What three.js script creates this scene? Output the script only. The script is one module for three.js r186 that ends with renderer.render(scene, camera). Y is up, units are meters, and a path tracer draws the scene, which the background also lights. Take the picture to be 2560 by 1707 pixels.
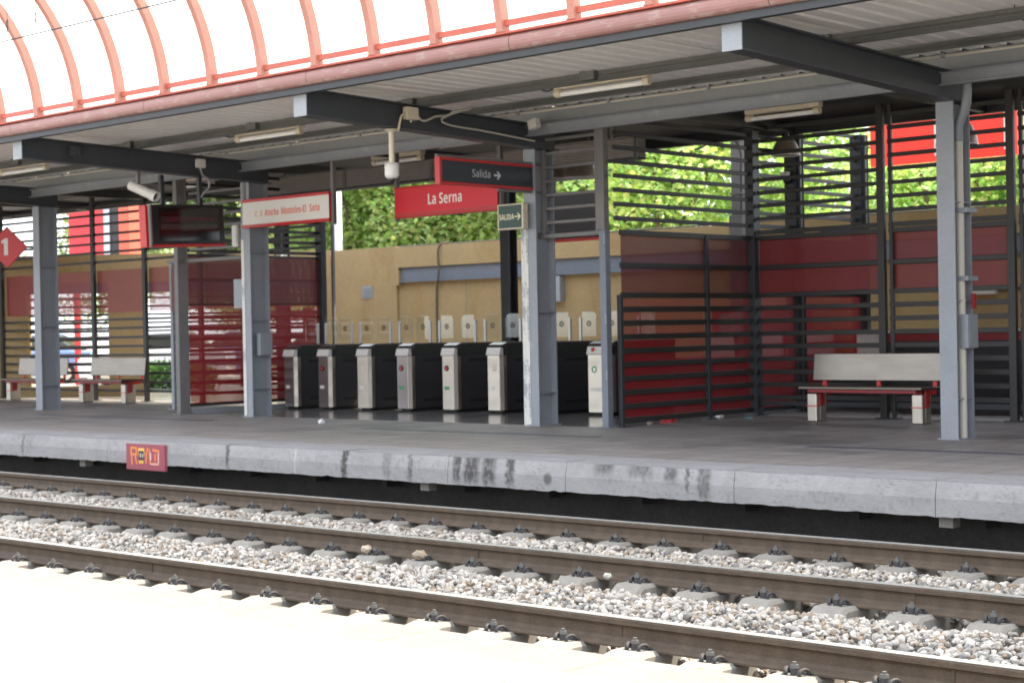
import * as THREE from 'three';
import { RoundedBoxGeometry } from 'three/addons/geometries/RoundedBoxGeometry.js';
import { mergeGeometries, toCreasedNormals } from 'three/addons/utils/BufferGeometryUtils.js';

// ------------------------------------------------------------------ camera, sky, sun, exposure
const scene = new THREE.Scene();
const camera = new THREE.PerspectiveCamera(22.94, 1024 / 682, 0.1, 600);
{
  const yaw = 0.737516, pitch = -0.007009, roll = -0.01927;
  const F = new THREE.Vector3(-Math.sin(yaw) * Math.cos(pitch), Math.sin(pitch), -Math.cos(yaw) * Math.cos(pitch));
  const R0 = new THREE.Vector3().crossVectors(F, new THREE.Vector3(0, 1, 0)).normalize();
  const U0 = new THREE.Vector3().crossVectors(R0, F);
  const R = R0.clone().multiplyScalar(Math.cos(roll)).addScaledVector(U0, Math.sin(roll));
  const U = U0.clone().multiplyScalar(Math.cos(roll)).addScaledVector(R0, -Math.sin(roll));
  camera.position.set(0, 1.2496, 0);
  camera.quaternion.setFromRotationMatrix(new THREE.Matrix4().makeBasis(R, U, F.clone().negate()));
}
const SUN = new THREE.Vector3(0.3, 1.0, -0.41).normalize();
{
  const W = 256, H = 128, d = new Float32Array(W * H * 4);
  for (let r = 0; r < H; r++) for (let c = 0; c < W; c++) {
    const el = ((r + 0.5) / H - 0.5) * Math.PI, az = ((c + 0.5) / W - 0.5) * 2 * Math.PI;
    const v = new THREE.Vector3(Math.cos(az) * Math.cos(el), Math.sin(el), Math.sin(az) * Math.cos(el));
    const t = Math.pow(Math.max(0, v.y), 0.55), glow = Math.pow(Math.max(0, v.dot(SUN)), 6) * 0.5, i = (r * W + c) * 4;
    const k = el < 0 ? 0.35 : 1;
    d[i] = (1.2 - 0.34 * t + glow) * k; d[i + 1] = (1.23 - 0.27 * t + glow) * k; d[i + 2] = (1.27 - 0.12 * t + glow * 0.9) * k; d[i + 3] = 1;
  }
  const sky = new THREE.DataTexture(d, W, H, THREE.RGBAFormat, THREE.FloatType);
  sky.mapping = THREE.EquirectangularReflectionMapping; sky.magFilter = THREE.LinearFilter; sky.needsUpdate = true;
  scene.background = sky; scene.environment = sky;
}
const sun = new THREE.DirectionalLight(0xfff1dc, 5);
sun.position.copy(SUN).multiplyScalar(60).add(new THREE.Vector3(-15, 0, -14)); sun.target.position.set(-15, 0, -14);
sun.castShadow = true; sun.shadow.mapSize.set(4096, 4096); sun.shadow.radius = 1;
Object.assign(sun.shadow.camera, { left: -40, right: 40, top: 40, bottom: -40, near: 1, far: 150 });
scene.add(sun, sun.target);
const EXPOSURE = 2.65;
camera.focus = 9; camera.userData.fStop = 5;   // a little softness towards the back, as in the photograph

// ------------------------------------------------------------------ helpers
let seed = 7;
const rnd = () => { seed = (seed + 0x6d2b79f5) | 0; let t = Math.imul(seed ^ (seed >>> 15), 1 | seed); t = (t + Math.imul(t ^ (t >>> 7), 61 | t)) ^ t; return ((t ^ (t >>> 14)) >>> 0) / 4294967296; };
const rr = (a, b) => a + (b - a) * rnd();
const names = new Map();
function numbered(n) { const k = names.get(n) ?? 0; names.set(n, k + 1); return k ? n + '_' + String(k).padStart(3, '0') : n; }
function tag(o, label, category, group) { o.userData = { label, category }; if (group) o.userData.group = group; return o; }
function thing(name, label, category, p = [0, 0, 0], turn = 0, group) {
  const o = new THREE.Group(); o.name = numbered(name); o.position.set(...p); o.rotation.y = turn; scene.add(o);
  return tag(o, label, category, group);
}
function structure(name, label) { const o = new THREE.Group(); o.name = numbered(name); scene.add(o); o.userData = { kind: 'structure', label }; return o; }
function part(name, geo, mat, parent, label) {
  const m = new THREE.Mesh(Array.isArray(geo) ? (geo.length > 1 ? mergeGeometries(geo.map(clean)) : geo[0]) : geo, mat); m.name = name; parent.add(m);
  if (label) m.userData = { label };
  return m;
}
function solo(name, geo, mat, label, category, group) {
  const m = part(numbered(name), geo, mat, scene); return tag(m, label, category, group);
}
const clean = (g) => { const h = g.index ? g.toNonIndexed() : g.clone(); for (const k of Object.keys(h.attributes)) if (!['position', 'normal', 'uv'].includes(k)) h.deleteAttribute(k); h.morphAttributes = {}; return h; };
function copy(root, p, label, group, turn) {
  const c = root.clone(); c.name = numbered(root.name.replace(/_\d{3}$/, '')); scene.add(c); c.userData = { ...root.userData };
  if (p) c.position.set(...p); if (label) c.userData.label = label; if (group) c.userData.group = group; if (turn !== undefined) c.rotation.y = turn;
  return c;
}
// uv in metres, from whichever axis a face points along
function metric(g, s = 1) {
  const h = g.index ? g.toNonIndexed() : g; if (!h.attributes.normal) h.computeVertexNormals();
  const p = h.attributes.position, uv = new Float32Array(p.count * 2), A = new THREE.Vector3(), B = new THREE.Vector3(), C = new THREE.Vector3();
  for (let i = 0; i < p.count; i += 3) {
    A.fromBufferAttribute(p, i); B.fromBufferAttribute(p, i + 1); C.fromBufferAttribute(p, i + 2);
    const n = B.clone().sub(A).cross(C.clone().sub(A)), x = Math.abs(n.x), y = Math.abs(n.y), z = Math.abs(n.z);
    [A, B, C].forEach((v, k) => { const [a, b] = y >= x && y >= z ? [v.x, v.z] : x >= z ? [v.z, v.y] : [v.x, v.y]; uv[(i + k) * 2] = a * s; uv[(i + k) * 2 + 1] = b * s; });
  }
  h.setAttribute('uv', new THREE.BufferAttribute(uv, 2)); return h;
}
function box(x0, x1, y0, y1, z0, z1, r = 0) {
  const w = Math.abs(x1 - x0), h = Math.abs(y1 - y0), d = Math.abs(z1 - z0);
  const g = r ? new RoundedBoxGeometry(w, h, d, 1, r) : new THREE.BoxGeometry(w, h, d);
  g.translate((x0 + x1) / 2, (y0 + y1) / 2, (z0 + z1) / 2); return metric(clean(g));
}
function tube(pts, r, seg = 0, rad = 8) {
  const v = pts.map((p) => new THREE.Vector3(...p));
  const curve = pts.length === 2 ? new THREE.LineCurve3(...v) : new THREE.CatmullRomCurve3(v);
  return clean(new THREE.TubeGeometry(curve, seg || (pts.length === 2 ? 1 : pts.length * 5), r, rad, false));
}
function rod(a, b, r, rad = 12) {   // capped
  const A = new THREE.Vector3(...a), B = new THREE.Vector3(...b), d = B.clone().sub(A), g = new THREE.CylinderGeometry(r, r, d.length(), rad);
  g.applyQuaternion(new THREE.Quaternion().setFromUnitVectors(new THREE.Vector3(0, 1, 0), d.normalize())); g.translate((A.x + B.x) / 2, (A.y + B.y) / 2, (A.z + B.z) / 2); return clean(g);
}
// a profile drawn as [z, y] points, run along x from x0 to x1
function alongX(pts, x0, x1, bevel = 0) {
  const s = new THREE.Shape(pts.map(([z, y]) => new THREE.Vector2(-z, y)));
  const g = new THREE.ExtrudeGeometry(s, { depth: x1 - x0 - 2 * bevel, bevelEnabled: !!bevel, bevelSize: bevel, bevelThickness: bevel, bevelSegments: 1, curveSegments: 8 });
  g.rotateY(Math.PI / 2); g.translate(x0 + bevel, 0, 0); return metric(clean(g));
}
// a profile drawn as [x, y] points, run along z from z0 (far) to z1 (near)
function alongZ(pts, z0, z1) {
  const g = new THREE.ExtrudeGeometry(new THREE.Shape(pts.map(([x, y]) => new THREE.Vector2(x, y))), { depth: z1 - z0, bevelEnabled: false });
  g.translate(0, 0, z0); return metric(clean(g));
}
// a profile drawn as [x, z] points, run upward
function alongY(pts, y0, y1) {
  const g = new THREE.ExtrudeGeometry(new THREE.Shape(pts.map(([x, z]) => new THREE.Vector2(x, -z))), { depth: y1 - y0, bevelEnabled: false });
  g.rotateX(-Math.PI / 2); g.translate(0, y0, 0); return metric(clean(g));
}
const iSection = (b, d, tf, tw) => [[-b, d], [b, d], [b, d - tf], [tw, d - tf], [tw, -d + tf], [b, -d + tf], [b, -d], [-b, -d], [-b, -d + tf], [-tw, -d + tf], [-tw, d - tf], [-b, d - tf]];

// ------------------------------------------------------------------ textures
function lattice(n, s) { let q = s; const a = new Float32Array(n * n); for (let i = 0; i < n * n; i++) { q = (Math.imul(q, 1664525) + 1013904223) | 0; a[i] = (q >>> 8) / 16777216; } return a; }
function noiser(n, s) {
  const a = lattice(n, s);
  return (u, v) => { u *= n; v *= n; const i = Math.floor(u), j = Math.floor(v), f = u - i, g = v - j, F = f * f * (3 - 2 * f), G = g * g * (3 - 2 * g), m = (x) => ((x % n) + n) % n;
    const A = a[m(j) * n + m(i)], B = a[m(j) * n + m(i + 1)], C = a[m(j + 1) * n + m(i)], D = a[m(j + 1) * n + m(i + 1)]; return (A + (B - A) * F) * (1 - G) + (C + (D - C) * F) * G; };
}
const N4 = noiser(4, 11), N8 = noiser(8, 23), N16 = noiser(16, 37), N32 = noiser(32, 53), N64 = noiser(64, 71), N128 = noiser(128, 97);
const fbm = (u, v) => 0.34 * N4(u, v) + 0.26 * N8(u, v) + 0.18 * N16(u, v) + 0.12 * N32(u, v) + 0.1 * N64(u, v);
const clamp = (x) => Math.min(1, Math.max(0, x)), sstep = (a, b, x) => { const t = clamp((x - a) / (b - a)); return t * t * (3 - 2 * t); };
function tex(w, h, fn, size = [1, 1], color = true) {   // size: metres that one repeat covers
  const d = new Uint8Array(w * h * 4);
  for (let y = 0; y < h; y++) for (let x = 0; x < w; x++) { const c = fn((x + 0.5) / w, (y + 0.5) / h), i = (y * w + x) * 4; for (let k = 0; k < 3; k++) d[i + k] = Math.round(255 * clamp(Array.isArray(c) ? c[k] : c)); d[i + 3] = 255; }
  const t = new THREE.DataTexture(d, w, h); t.wrapS = t.wrapT = THREE.RepeatWrapping; t.magFilter = THREE.LinearFilter; t.minFilter = THREE.LinearMipmapLinearFilter; t.generateMipmaps = true;
  if (color) t.colorSpace = THREE.SRGBColorSpace; t.repeat.set(1 / size[0], 1 / size[1]); t.needsUpdate = true; return t;
}
const toS = (c) => (c <= 0.0031308 ? c * 12.92 : 1.055 * Math.pow(c, 1 / 2.4) - 0.055);
const lin = (r, g, b, k = 1) => [toS(r * k), toS(g * k), toS(b * k)];
const std = (o) => new THREE.MeshStandardMaterial({ roughness: 0.7, ...o });
const rgb = (r, g, b) => new THREE.Color().setRGB(r, g, b);
const mottle = (r, g, b, amt, size, seedU = 0) => tex(256, 256, (u, v) => lin(r, g, b, 1 + amt * (2 * fbm(u + seedU, v) - 1) + amt * 0.5 * (2 * N128(u, v) - 1)), [size, size]);

const mat = {
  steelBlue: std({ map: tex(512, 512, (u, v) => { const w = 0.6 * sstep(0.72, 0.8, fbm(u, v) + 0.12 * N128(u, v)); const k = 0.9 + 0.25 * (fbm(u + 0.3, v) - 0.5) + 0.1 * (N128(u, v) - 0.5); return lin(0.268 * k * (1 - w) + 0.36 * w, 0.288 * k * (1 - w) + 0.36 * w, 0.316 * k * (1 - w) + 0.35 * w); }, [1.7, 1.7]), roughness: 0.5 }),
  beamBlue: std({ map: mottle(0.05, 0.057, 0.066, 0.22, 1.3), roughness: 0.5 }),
  peeled: std({ map: tex(256, 256, (u, v) => { const w = sstep(0.5, 0.56, fbm(u, v * 0.5) + 0.2 * (N64(u, v) - 0.5)); return lin(0.62 - 0.3 * w, 0.61 - 0.28 * w, 0.56 - 0.22 * w); }, [0.5, 1]), roughness: 0.75 }),
  darkFrame: std({ map: mottle(0.024, 0.027, 0.031, 0.25, 1.1), roughness: 0.5 }),
  slat: std({ map: mottle(0.022, 0.021, 0.02, 0.25, 0.9, 0.4), roughness: 0.5 }),
  greyPost: std({ map: mottle(0.15, 0.143, 0.14, 0.2, 1.2), roughness: 0.55 }),
  soffit: std({ map: tex(256, 256, (u, v) => { const k = 1 + 0.2 * (fbm(u, v) - 0.5), w = 0.35 * sstep(0.6, 0.75, N8(u, v) * 0.6 + N32(u, v) * 0.4); return lin(0.82 * k - 0.1 * w, 0.81 * k - 0.14 * w, 0.785 * k - 0.18 * w); }, [2.6, 3.3]), roughness: 0.3, side: THREE.DoubleSide }),
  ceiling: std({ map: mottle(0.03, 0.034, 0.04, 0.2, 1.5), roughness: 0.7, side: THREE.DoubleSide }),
  purlin: std({ map: mottle(0.1, 0.105, 0.1, 0.25, 1.2), roughness: 0.6 }),
  fasciaRed: std({ map: tex(512, 256, (u, v) => { const k = 1 + 0.35 * (fbm(u, v) - 0.5), w = sstep(0.52, 0.68, N16(u, v * 0.4) * 0.5 + N64(u, v) * 0.3 + 0.2 * N4(u, v)); return lin(0.25 * k + 0.03 * w, 0.125 * k + 0.07 * w, 0.115 * k + 0.06 * w); }, [3, 1]), roughness: 0.34 }),
  fasciaLip: std({ map: mottle(0.38, 0.08, 0.05, 0.2, 1), roughness: 0.5 }),
  ribRed: std({ map: mottle(0.38, 0.165, 0.125, 0.14, 1), roughness: 0.6 }),
  maroonMesh: null, redMesh: null, bandMesh: null,
  stainless: new THREE.MeshStandardMaterial({ color: rgb(0.46, 0.425, 0.37), metalness: 0.9, roughnessMap: tex(256, 256, (u, v) => 0.5 + 0.3 * (N4(u, v) - 0.5) + 0.12 * (N128(u, v) - 0.5), [0.6, 0.6], false), roughness: 0.8 }),
  stainlessBench: new THREE.MeshStandardMaterial({ map: tex(256, 256, (u, v) => { const k = 1 + 0.24 * (N8(u * 0.5, v) - 0.5) + 0.14 * (N128(u * 0.1, v) - 0.5); return lin(0.15 * k, 0.136 * k, 0.118 * k); }, [1.9, 1.1]), metalness: 0.9, roughness: 0.26 }),
  mirrorDark: new THREE.MeshStandardMaterial({ color: rgb(0.2, 0.18, 0.18), metalness: 0.85, roughness: 0.28 }),
  blackPanel: std({ color: rgb(0.032, 0.032, 0.036), roughness: 0.42 }),
  blackBand: std({ color: rgb(0.045, 0.05, 0.045), roughness: 0.16 }),
  rubber: std({ color: rgb(0.008, 0.008, 0.008), roughness: 0.8 }),
  glass: new THREE.MeshPhysicalMaterial({ color: rgb(0.95, 0.98, 0.97), transmission: 1, thickness: 0, roughness: 0, ior: 1.5 }),
  redPaint: std({ color: rgb(0.5, 0.018, 0.018), roughness: 0.4 }),
  redDark: std({ color: rgb(0.26, 0.012, 0.014), roughness: 0.45 }),
  cream: std({ map: mottle(0.62, 0.55, 0.42, 0.15, 0.4), roughness: 0.55 }),
  whitePlastic: std({ map: mottle(0.62, 0.6, 0.56, 0.1, 0.3), roughness: 0.5 }),
  tubeGlass: std({ color: rgb(0.82, 0.82, 0.8), roughness: 0.25 }),
  greyBox: std({ map: mottle(0.27, 0.285, 0.3, 0.12, 0.4), roughness: 0.55 }),
  cable: std({ color: rgb(0.05, 0.05, 0.05), roughness: 0.7 }),
  lightPipe: std({ color: rgb(0.5, 0.47, 0.4), roughness: 0.4 }),
  stucco: std({ map: tex(512, 512, (u, v) => { const k = 1 + 0.3 * (fbm(u, v) - 0.5) + 0.16 * (N128(u, v) - 0.5), s = 0.3 * sstep(0.5, 0.7, 0.7 * N8(u, v * 0.25) + 0.3 * N32(u, v * 0.5)); return lin(0.33 * k - 0.04 * s, 0.236 * k - 0.065 * s, 0.112 * k - 0.06 * s); }, [3.1, 3.1]), bumpMap: tex(256, 256, (u, v) => N64(u, v) * 0.5 + N128(u, v) * 0.5, [0.7, 0.7], false), bumpScale: 0.004, roughness: 0.9 }),
  wallBeam: std({ map: mottle(0.14, 0.16, 0.19, 0.15, 1.2), roughness: 0.5 }),
  darkWall: std({ color: rgb(0.02, 0.019, 0.02), roughness: 0.5 }),
  rail: std({ map: tex(512, 128, (u, v) => { const k = 0.75 + 0.6 * N16(u, v * 0.1) * 0.6 + 0.5 * (N128(u, v) - 0.5); return lin(0.088 * k, 0.06 * k, 0.037 * k); }, [1.2, 0.4]), roughness: 0.75 }),
  railHead: new THREE.MeshStandardMaterial({ color: rgb(0.56, 0.57, 0.54), metalness: 0.8, roughness: 0.42 }),
  clip: std({ color: rgb(0.035, 0.032, 0.032), roughness: 0.7 }),
  bolt: std({ color: rgb(0.14, 0.14, 0.135), roughness: 0.5, metalness: 0.4 }),
  sleeper: std({ map: tex(256, 256, (u, v) => { const k = 1 + 0.35 * (fbm(u, v) - 0.5) + 0.2 * (N128(u, v) - 0.5); return lin(0.21 * k, 0.195 * k, 0.17 * k); }, [1.1, 1.1]), roughness: 0.9 }),
  bed: std({ map: tex(512, 512, (u, v) => { const k = 0.5 + 0.8 * N128(u, v) * N64(u, v) + 0.3 * N32(u, v); return lin(0.24 * k, 0.22 * k, 0.2 * k); }, [2, 2]), bumpMap: tex(256, 256, (u, v) => N64(u, v), [1, 1], false), bumpScale: 0.03, roughness: 0.95 }),
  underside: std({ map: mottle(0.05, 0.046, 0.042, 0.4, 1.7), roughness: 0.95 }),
  leafMat: new THREE.MeshPhysicalMaterial({ color: 0xffffff, transmission: 0.62, thickness: 0, roughness: 0.9, side: THREE.DoubleSide }),
  milky: new THREE.MeshPhysicalMaterial({ color: rgb(0.96, 0.97, 0.97), transmission: 0.8, thickness: 0, roughness: 0.95, side: THREE.DoubleSide }),
  bark: std({ map: mottle(0.11, 0.085, 0.06, 0.5, 0.5), roughness: 0.95 }),
  street: std({ map: tex(512, 512, (u, v) => { const k = 1 + 0.3 * (fbm(u, v) - 0.5); return lin(0.52 * k, 0.48 * k, 0.4 * k); }, [9, 9]), roughness: 0.95 }),
  guide: new THREE.MeshStandardMaterial({ color: rgb(0.5, 0.5, 0.48), metalness: 0.35, roughness: 0.4 }),
  glassEdge: std({ color: rgb(0.42, 0.47, 0.42), roughness: 0.25 }),
  header: std({ map: mottle(0.27, 0.245, 0.23, 0.15, 1.2), roughness: 0.55 }),
  black: std({ color: rgb(0.01, 0.01, 0.01), roughness: 0.35 }),
};
// perforated sheet: round holes on a staggered grid, one repeat is 24 mm
{
  const holes = (r) => { const t = tex(64, 64, (u, v) => { let m = 1; for (const [a, b] of [[0.25, 0.25], [0.75, 0.75]]) for (const da of [-1, 0, 1]) for (const db of [-1, 0, 1]) m = Math.min(m, sstep(r - 0.03, r + 0.03, Math.hypot(u - a - da, v - b - db))); return m; }, [0.024, 0.024], false); return t; };
  const sheet = (c, r) => std({ color: rgb(...c), alphaMap: holes(r), transparent: true, side: THREE.DoubleSide, roughness: 0.5 });
  mat.maroonMesh = sheet([0.12, 0.01, 0.013], 0.145); mat.redMesh = sheet([0.24, 0.008, 0.012], 0.175); mat.openMesh = sheet([0.3, 0.007, 0.012], 0.19); mat.bandMesh = sheet([0.17, 0.009, 0.012], 0.115); mat.paleMesh = sheet([0.26, 0.024, 0.028], 0.185);
}
function canvasTex(w, h, draw) {
  const c = document.createElement('canvas'); c.width = w; c.height = h; draw(c.getContext('2d'), w, h);
  const t = new THREE.CanvasTexture(c); t.colorSpace = THREE.SRGBColorSpace; t.anisotropy = 8; return t;
}
const print = (w, h, draw, o = {}) => std({ map: canvasTex(w, h, draw), roughness: 0.45, ...o });
// a flat printed face: plane of w x h facing +z
const face = (w, h) => new THREE.PlaneGeometry(w, h);
function squeezed(g, text, x, y, size, width, color, font = 'bold', align = 'left') {   // text set narrow, as on the signs
  g.save(); g.font = font + ' ' + size + 'px sans-serif'; g.fillStyle = color; const w = g.measureText(text).width; g.translate(x, y); if (align === 'center') g.translate(-width / 2, 0); g.scale(width / w, 1); g.fillText(text, 0, 0); g.restore();
}

// ------------------------------------------------------------------ the setting: ground, platforms, track
const Z1 = -7.392, Z2 = -9.314, Z3 = -11.049, RAILTOP = -0.378, EDGE = -11.93, COL = -16.25;
{
  const street = structure('street', 'pale sunlit street and ground beyond the station wall');
  part('paving', box(-300, 260, -0.5, -0.12, -420, -24.35), mat.street, street);
  part('paving', box(-300, -34.2, -0.5, -0.124, -24.345, -19.7), mat.street, street);
  const ground = structure('ground', 'dark earth under the station and the tracks');
  part('earth', box(-300, 260, -1.3, -0.95, -24.3, 60), mat.underside, ground);
}
const tileMap = tex(1024, 1024, (u, v) => {
  const n = 16, i = Math.floor(u * n), j = Math.floor(v * n * 1), fu = u * n - i, fv = v * n - j, e = Math.min(fu, 1 - fu, fv, 1 - fv);
  const tone = 0.78 + 0.46 * N16(((i * 7 + j * 3) % 16) / 16 + 0.03, ((j * 5 + i * 11) % 16) / 16 + 0.03), dirt = 1 - 0.42 * sstep(0.45, 0.7, 0.5 * N4(u * 1, v) + 0.3 * N8(u, v) + 0.2 * N32(u, v));
  const k = tone * dirt * (e < 0.03 ? 0.6 : 1) * (0.92 + 0.16 * N128(u, v)); return lin(0.235 * k, 0.213 * k, 0.2 * k);
}, [6.4, 6.4]);
mat.platformTile = std({ map: tileMap, roughnessMap: tex(256, 256, (u, v) => 0.5 + 0.4 * fbm(u, v), [5, 5], false), roughness: 0.85 });
mat.hallFloor = std({ map: tex(512, 512, (u, v) => { const k = 0.85 + 0.3 * N128(u, v) + 0.2 * (N8(u, v) - 0.5); return lin(0.19 * k, 0.18 * k, 0.175 * k); }, [2.4, 2.4]), roughness: 0.17 });
mat.copingFace = std({ map: tex(2048, 128, (u, v) => {
  const x = -21 + 16 * u, f = v;                       // f = 1 at the top edge
  const k = 1 + 0.45 * (fbm(u * 5, v * 0.25) - 0.5) + 0.22 * (N128(u * 5, v * 0.6) - 0.5);
  let s = 0; const streak = (c, w, lo, a) => { const d = Math.abs(x - c + 0.03 * (N32(u * 2, v * 0.4) - 0.5)) / w; s = Math.max(s, a * sstep(1, 0.3, d) * sstep(lo - 0.25, lo + 0.2, f + 0.25 * (N128(u * 4, 0.37) - 0.5)) * (0.75 + 0.35 * sstep(0.3, 0.7, N128(u * 5, v * 0.06)))); };
  streak(-13.27, 0.07, 0.0, 1); streak(-15.25, 0.05, 0.2, 0.8); streak(-12.62, 0.1, 0.1, 0.45); streak(-12.28, 0.05, 0.0, 0.7); streak(-19.52, 0.05, 0.1, 0.5);
  for (const [c, w] of [[-11.62, 0.08], [-11.42, 0.16], [-11.18, 0.13], [-10.9, 0.08]]) streak(c, w, 0.12, 0.9);
  for (const [c, w, l] of [[-9.75, 0.16, 0.72], [-9.32, 0.2, 0.66], [-8.98, 0.1, 0.5], [-8.62, 0.1, 0.1], [-8.8, 0.03, 0.3]]) streak(c, w, l, 0.75);
  s = Math.max(s, 0.8 * sstep(0.07, 0.03, Math.hypot((x + 10.42), (f - 0.4) * 0.26)));
  s = Math.max(s, 0.4 * sstep(0.62, 0.8, N64(u * 9, v * 0.3 + 0.2) * 0.5 + N128(u * 6, v * 0.8) * 0.5) * sstep(0.4, 0.62, N32(u * 3, 0.3)));
  s = Math.max(s, 0.2 * sstep(0.5, 0.9, N128(u * 5, v * 0.05)) * sstep(0.35, 0.7, N16(u * 2, v * 0.2)));
  if (Math.abs(x + 14.07) < 0.018) s = -0.3;
  s *= 0.85; return lin(0.275 * k * (1 - s) + 0.03 * s, 0.265 * k * (1 - s) + 0.026 * s, 0.257 * k * (1 - s) + 0.022 * s);
}, [16, 0.262]), roughness: 0.85 });
mat.copingFace.map.offset.set(21 / 16, 1);
mat.copingTop = std({ map: mottle(0.25, 0.245, 0.25, 0.22, 1.9), roughness: 0.75 });
{
  const pf = structure('far_platform', 'grey tiled station platform across the tracks, in the shade of the canopy');
  part('tile_floor', box(-60, 14, -0.2, 0, -16.4, -12.27), mat.platformTile, pf);
  part('tile_floor', box(-60, -22.03, -0.2, 0, -19.65, -16.4), mat.platformTile, pf);
  part('tile_floor', box(-13.1, 14, -0.2, 0, -24.3, -16.4), mat.platformTile, pf);
  part('polished_floor', box(-22.03, -13.1, -0.2, 0, -24.3, -16.4), mat.hallFloor, pf, 'dark polished floor of the ticket hall');
  part('polished_floor', box(-34.2, -22.03, -0.2, -0.004, -24.3, -19.65), mat.hallFloor, pf);
  const joints = [-42, -38, -34, -30, -27, -24, -21.1, -19.52, -17.6, -15.25, -13.27, -11.74, -10.2, -8.3, -6.4, -4.5, -2.6, 0, 4, 9, 14];
  for (let i = 0; i + 1 < joints.length; i++) {
    const g = metric(clean(new THREE.BoxGeometry(joints[i + 1] - joints[i] - 0.006, 0.262, 0.33, Math.ceil((joints[i + 1] - joints[i]) * 14), 2, 3).translate((joints[i] + joints[i + 1]) / 2, -0.131, EDGE - 0.165)));
    const p = g.attributes.position; for (let k = 0; k < p.count; k++) { const X = p.getX(k), y = p.getY(k), z = p.getZ(k); if (y < -0.2) p.setY(k, y - 0.012 * N64(X * 0.31 + 3, z * 0.4) - 0.012 * N128(X * 0.2, z * 0.6)); if (z > EDGE - 0.02 && y > -0.02) { p.setZ(k, z - 0.02 - 0.012 * N128(X * 0.17, 0.4)); p.setY(k, y - 0.004 * N64(X * 0.2, 0.7)); } } g.deleteAttribute('normal'); g.computeVertexNormals();
    part('coping_block', g, mat.copingFace, pf);
    part('coping_top', box(joints[i] + 0.03, joints[i + 1] - 0.03, 0, 0.004, EDGE - 0.33, EDGE - 0.045), mat.copingTop, pf);
  }
  part('edge_strip', box(-60, 14, 0.0, 0.004, -12.62, -12.33), mat.copingTop, pf);
  for (const [a, b, z] of [[-16.1, -12.25, -14.9], [-9.3, -3, -14.72], [-24.4, -19.9, -15.25]]) part('floor_channel', box(a, b, 0.0, 0.004, z - 0.09, z + 0.09), std({ color: rgb(0.07, 0.07, 0.085), roughness: 0.5 }), pf, 'dark drain strip let into the platform tiles');
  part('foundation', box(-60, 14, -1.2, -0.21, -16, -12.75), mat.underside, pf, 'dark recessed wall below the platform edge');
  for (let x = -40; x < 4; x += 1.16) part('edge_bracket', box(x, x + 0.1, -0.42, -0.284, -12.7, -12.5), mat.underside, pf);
  for (const x of [-18.31, -12.18, -6.37]) part('bracket_foot', box(x - 0.06, x + 0.06, -0.37, -0.285, -12.16, -12.04), mat.sleeper, pf);
}
mat.nearTop = std({ map: tex(512, 512, (u, v) => { const k = 1 + 0.12 * (fbm(u, v) - 0.5) + 0.08 * (N128(u, v) - 0.5), e = Math.min((u * 4) % 1, 1 - ((u * 4) % 1), (v * 4) % 1, 1 - ((v * 4) % 1)); const q = k * (e < 0.025 ? 0.78 : 1); return lin(0.58 * q, 0.535 * q, 0.45 * q); }, [2, 2]), roughness: 0.9 });
mat.nearEdge = std({ map: mottle(0.185, 0.168, 0.144, 0.25, 1.6), roughness: 0.9 });
mat.tactile = std({ map: mottle(0.21, 0.195, 0.172, 0.12, 1.1), bumpMap: tex(64, 64, (u, v) => sstep(0.34, 0.2, Math.hypot(u - 0.5, v - 0.5)), [0.05, 0.05], false), bumpScale: 0.006, roughness: 0.9 });
{
  const np = structure('near_platform', 'cream paved near platform in full sun');
  part('paving', box(-60, 40, -0.9, 0, -4.625, 16), mat.nearTop, np);
  for (let x = -40; x < 20; x += 1) part('edge_slab', box(x, x + 0.994, -0.2, 0.0, -4.99, -4.626, 0.01), mat.nearEdge, np);
  for (let x = -24; x < 6; x += 0.4) part('tactile_tile', box(x + 0.002, x + 0.398, 0.0, 0.002, -4.42, -4.02), mat.tactile, np);
  part('near_wall', box(-60, 40, -1.2, -0.21, -4.85, -4.65), mat.underside, np);
}
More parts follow.
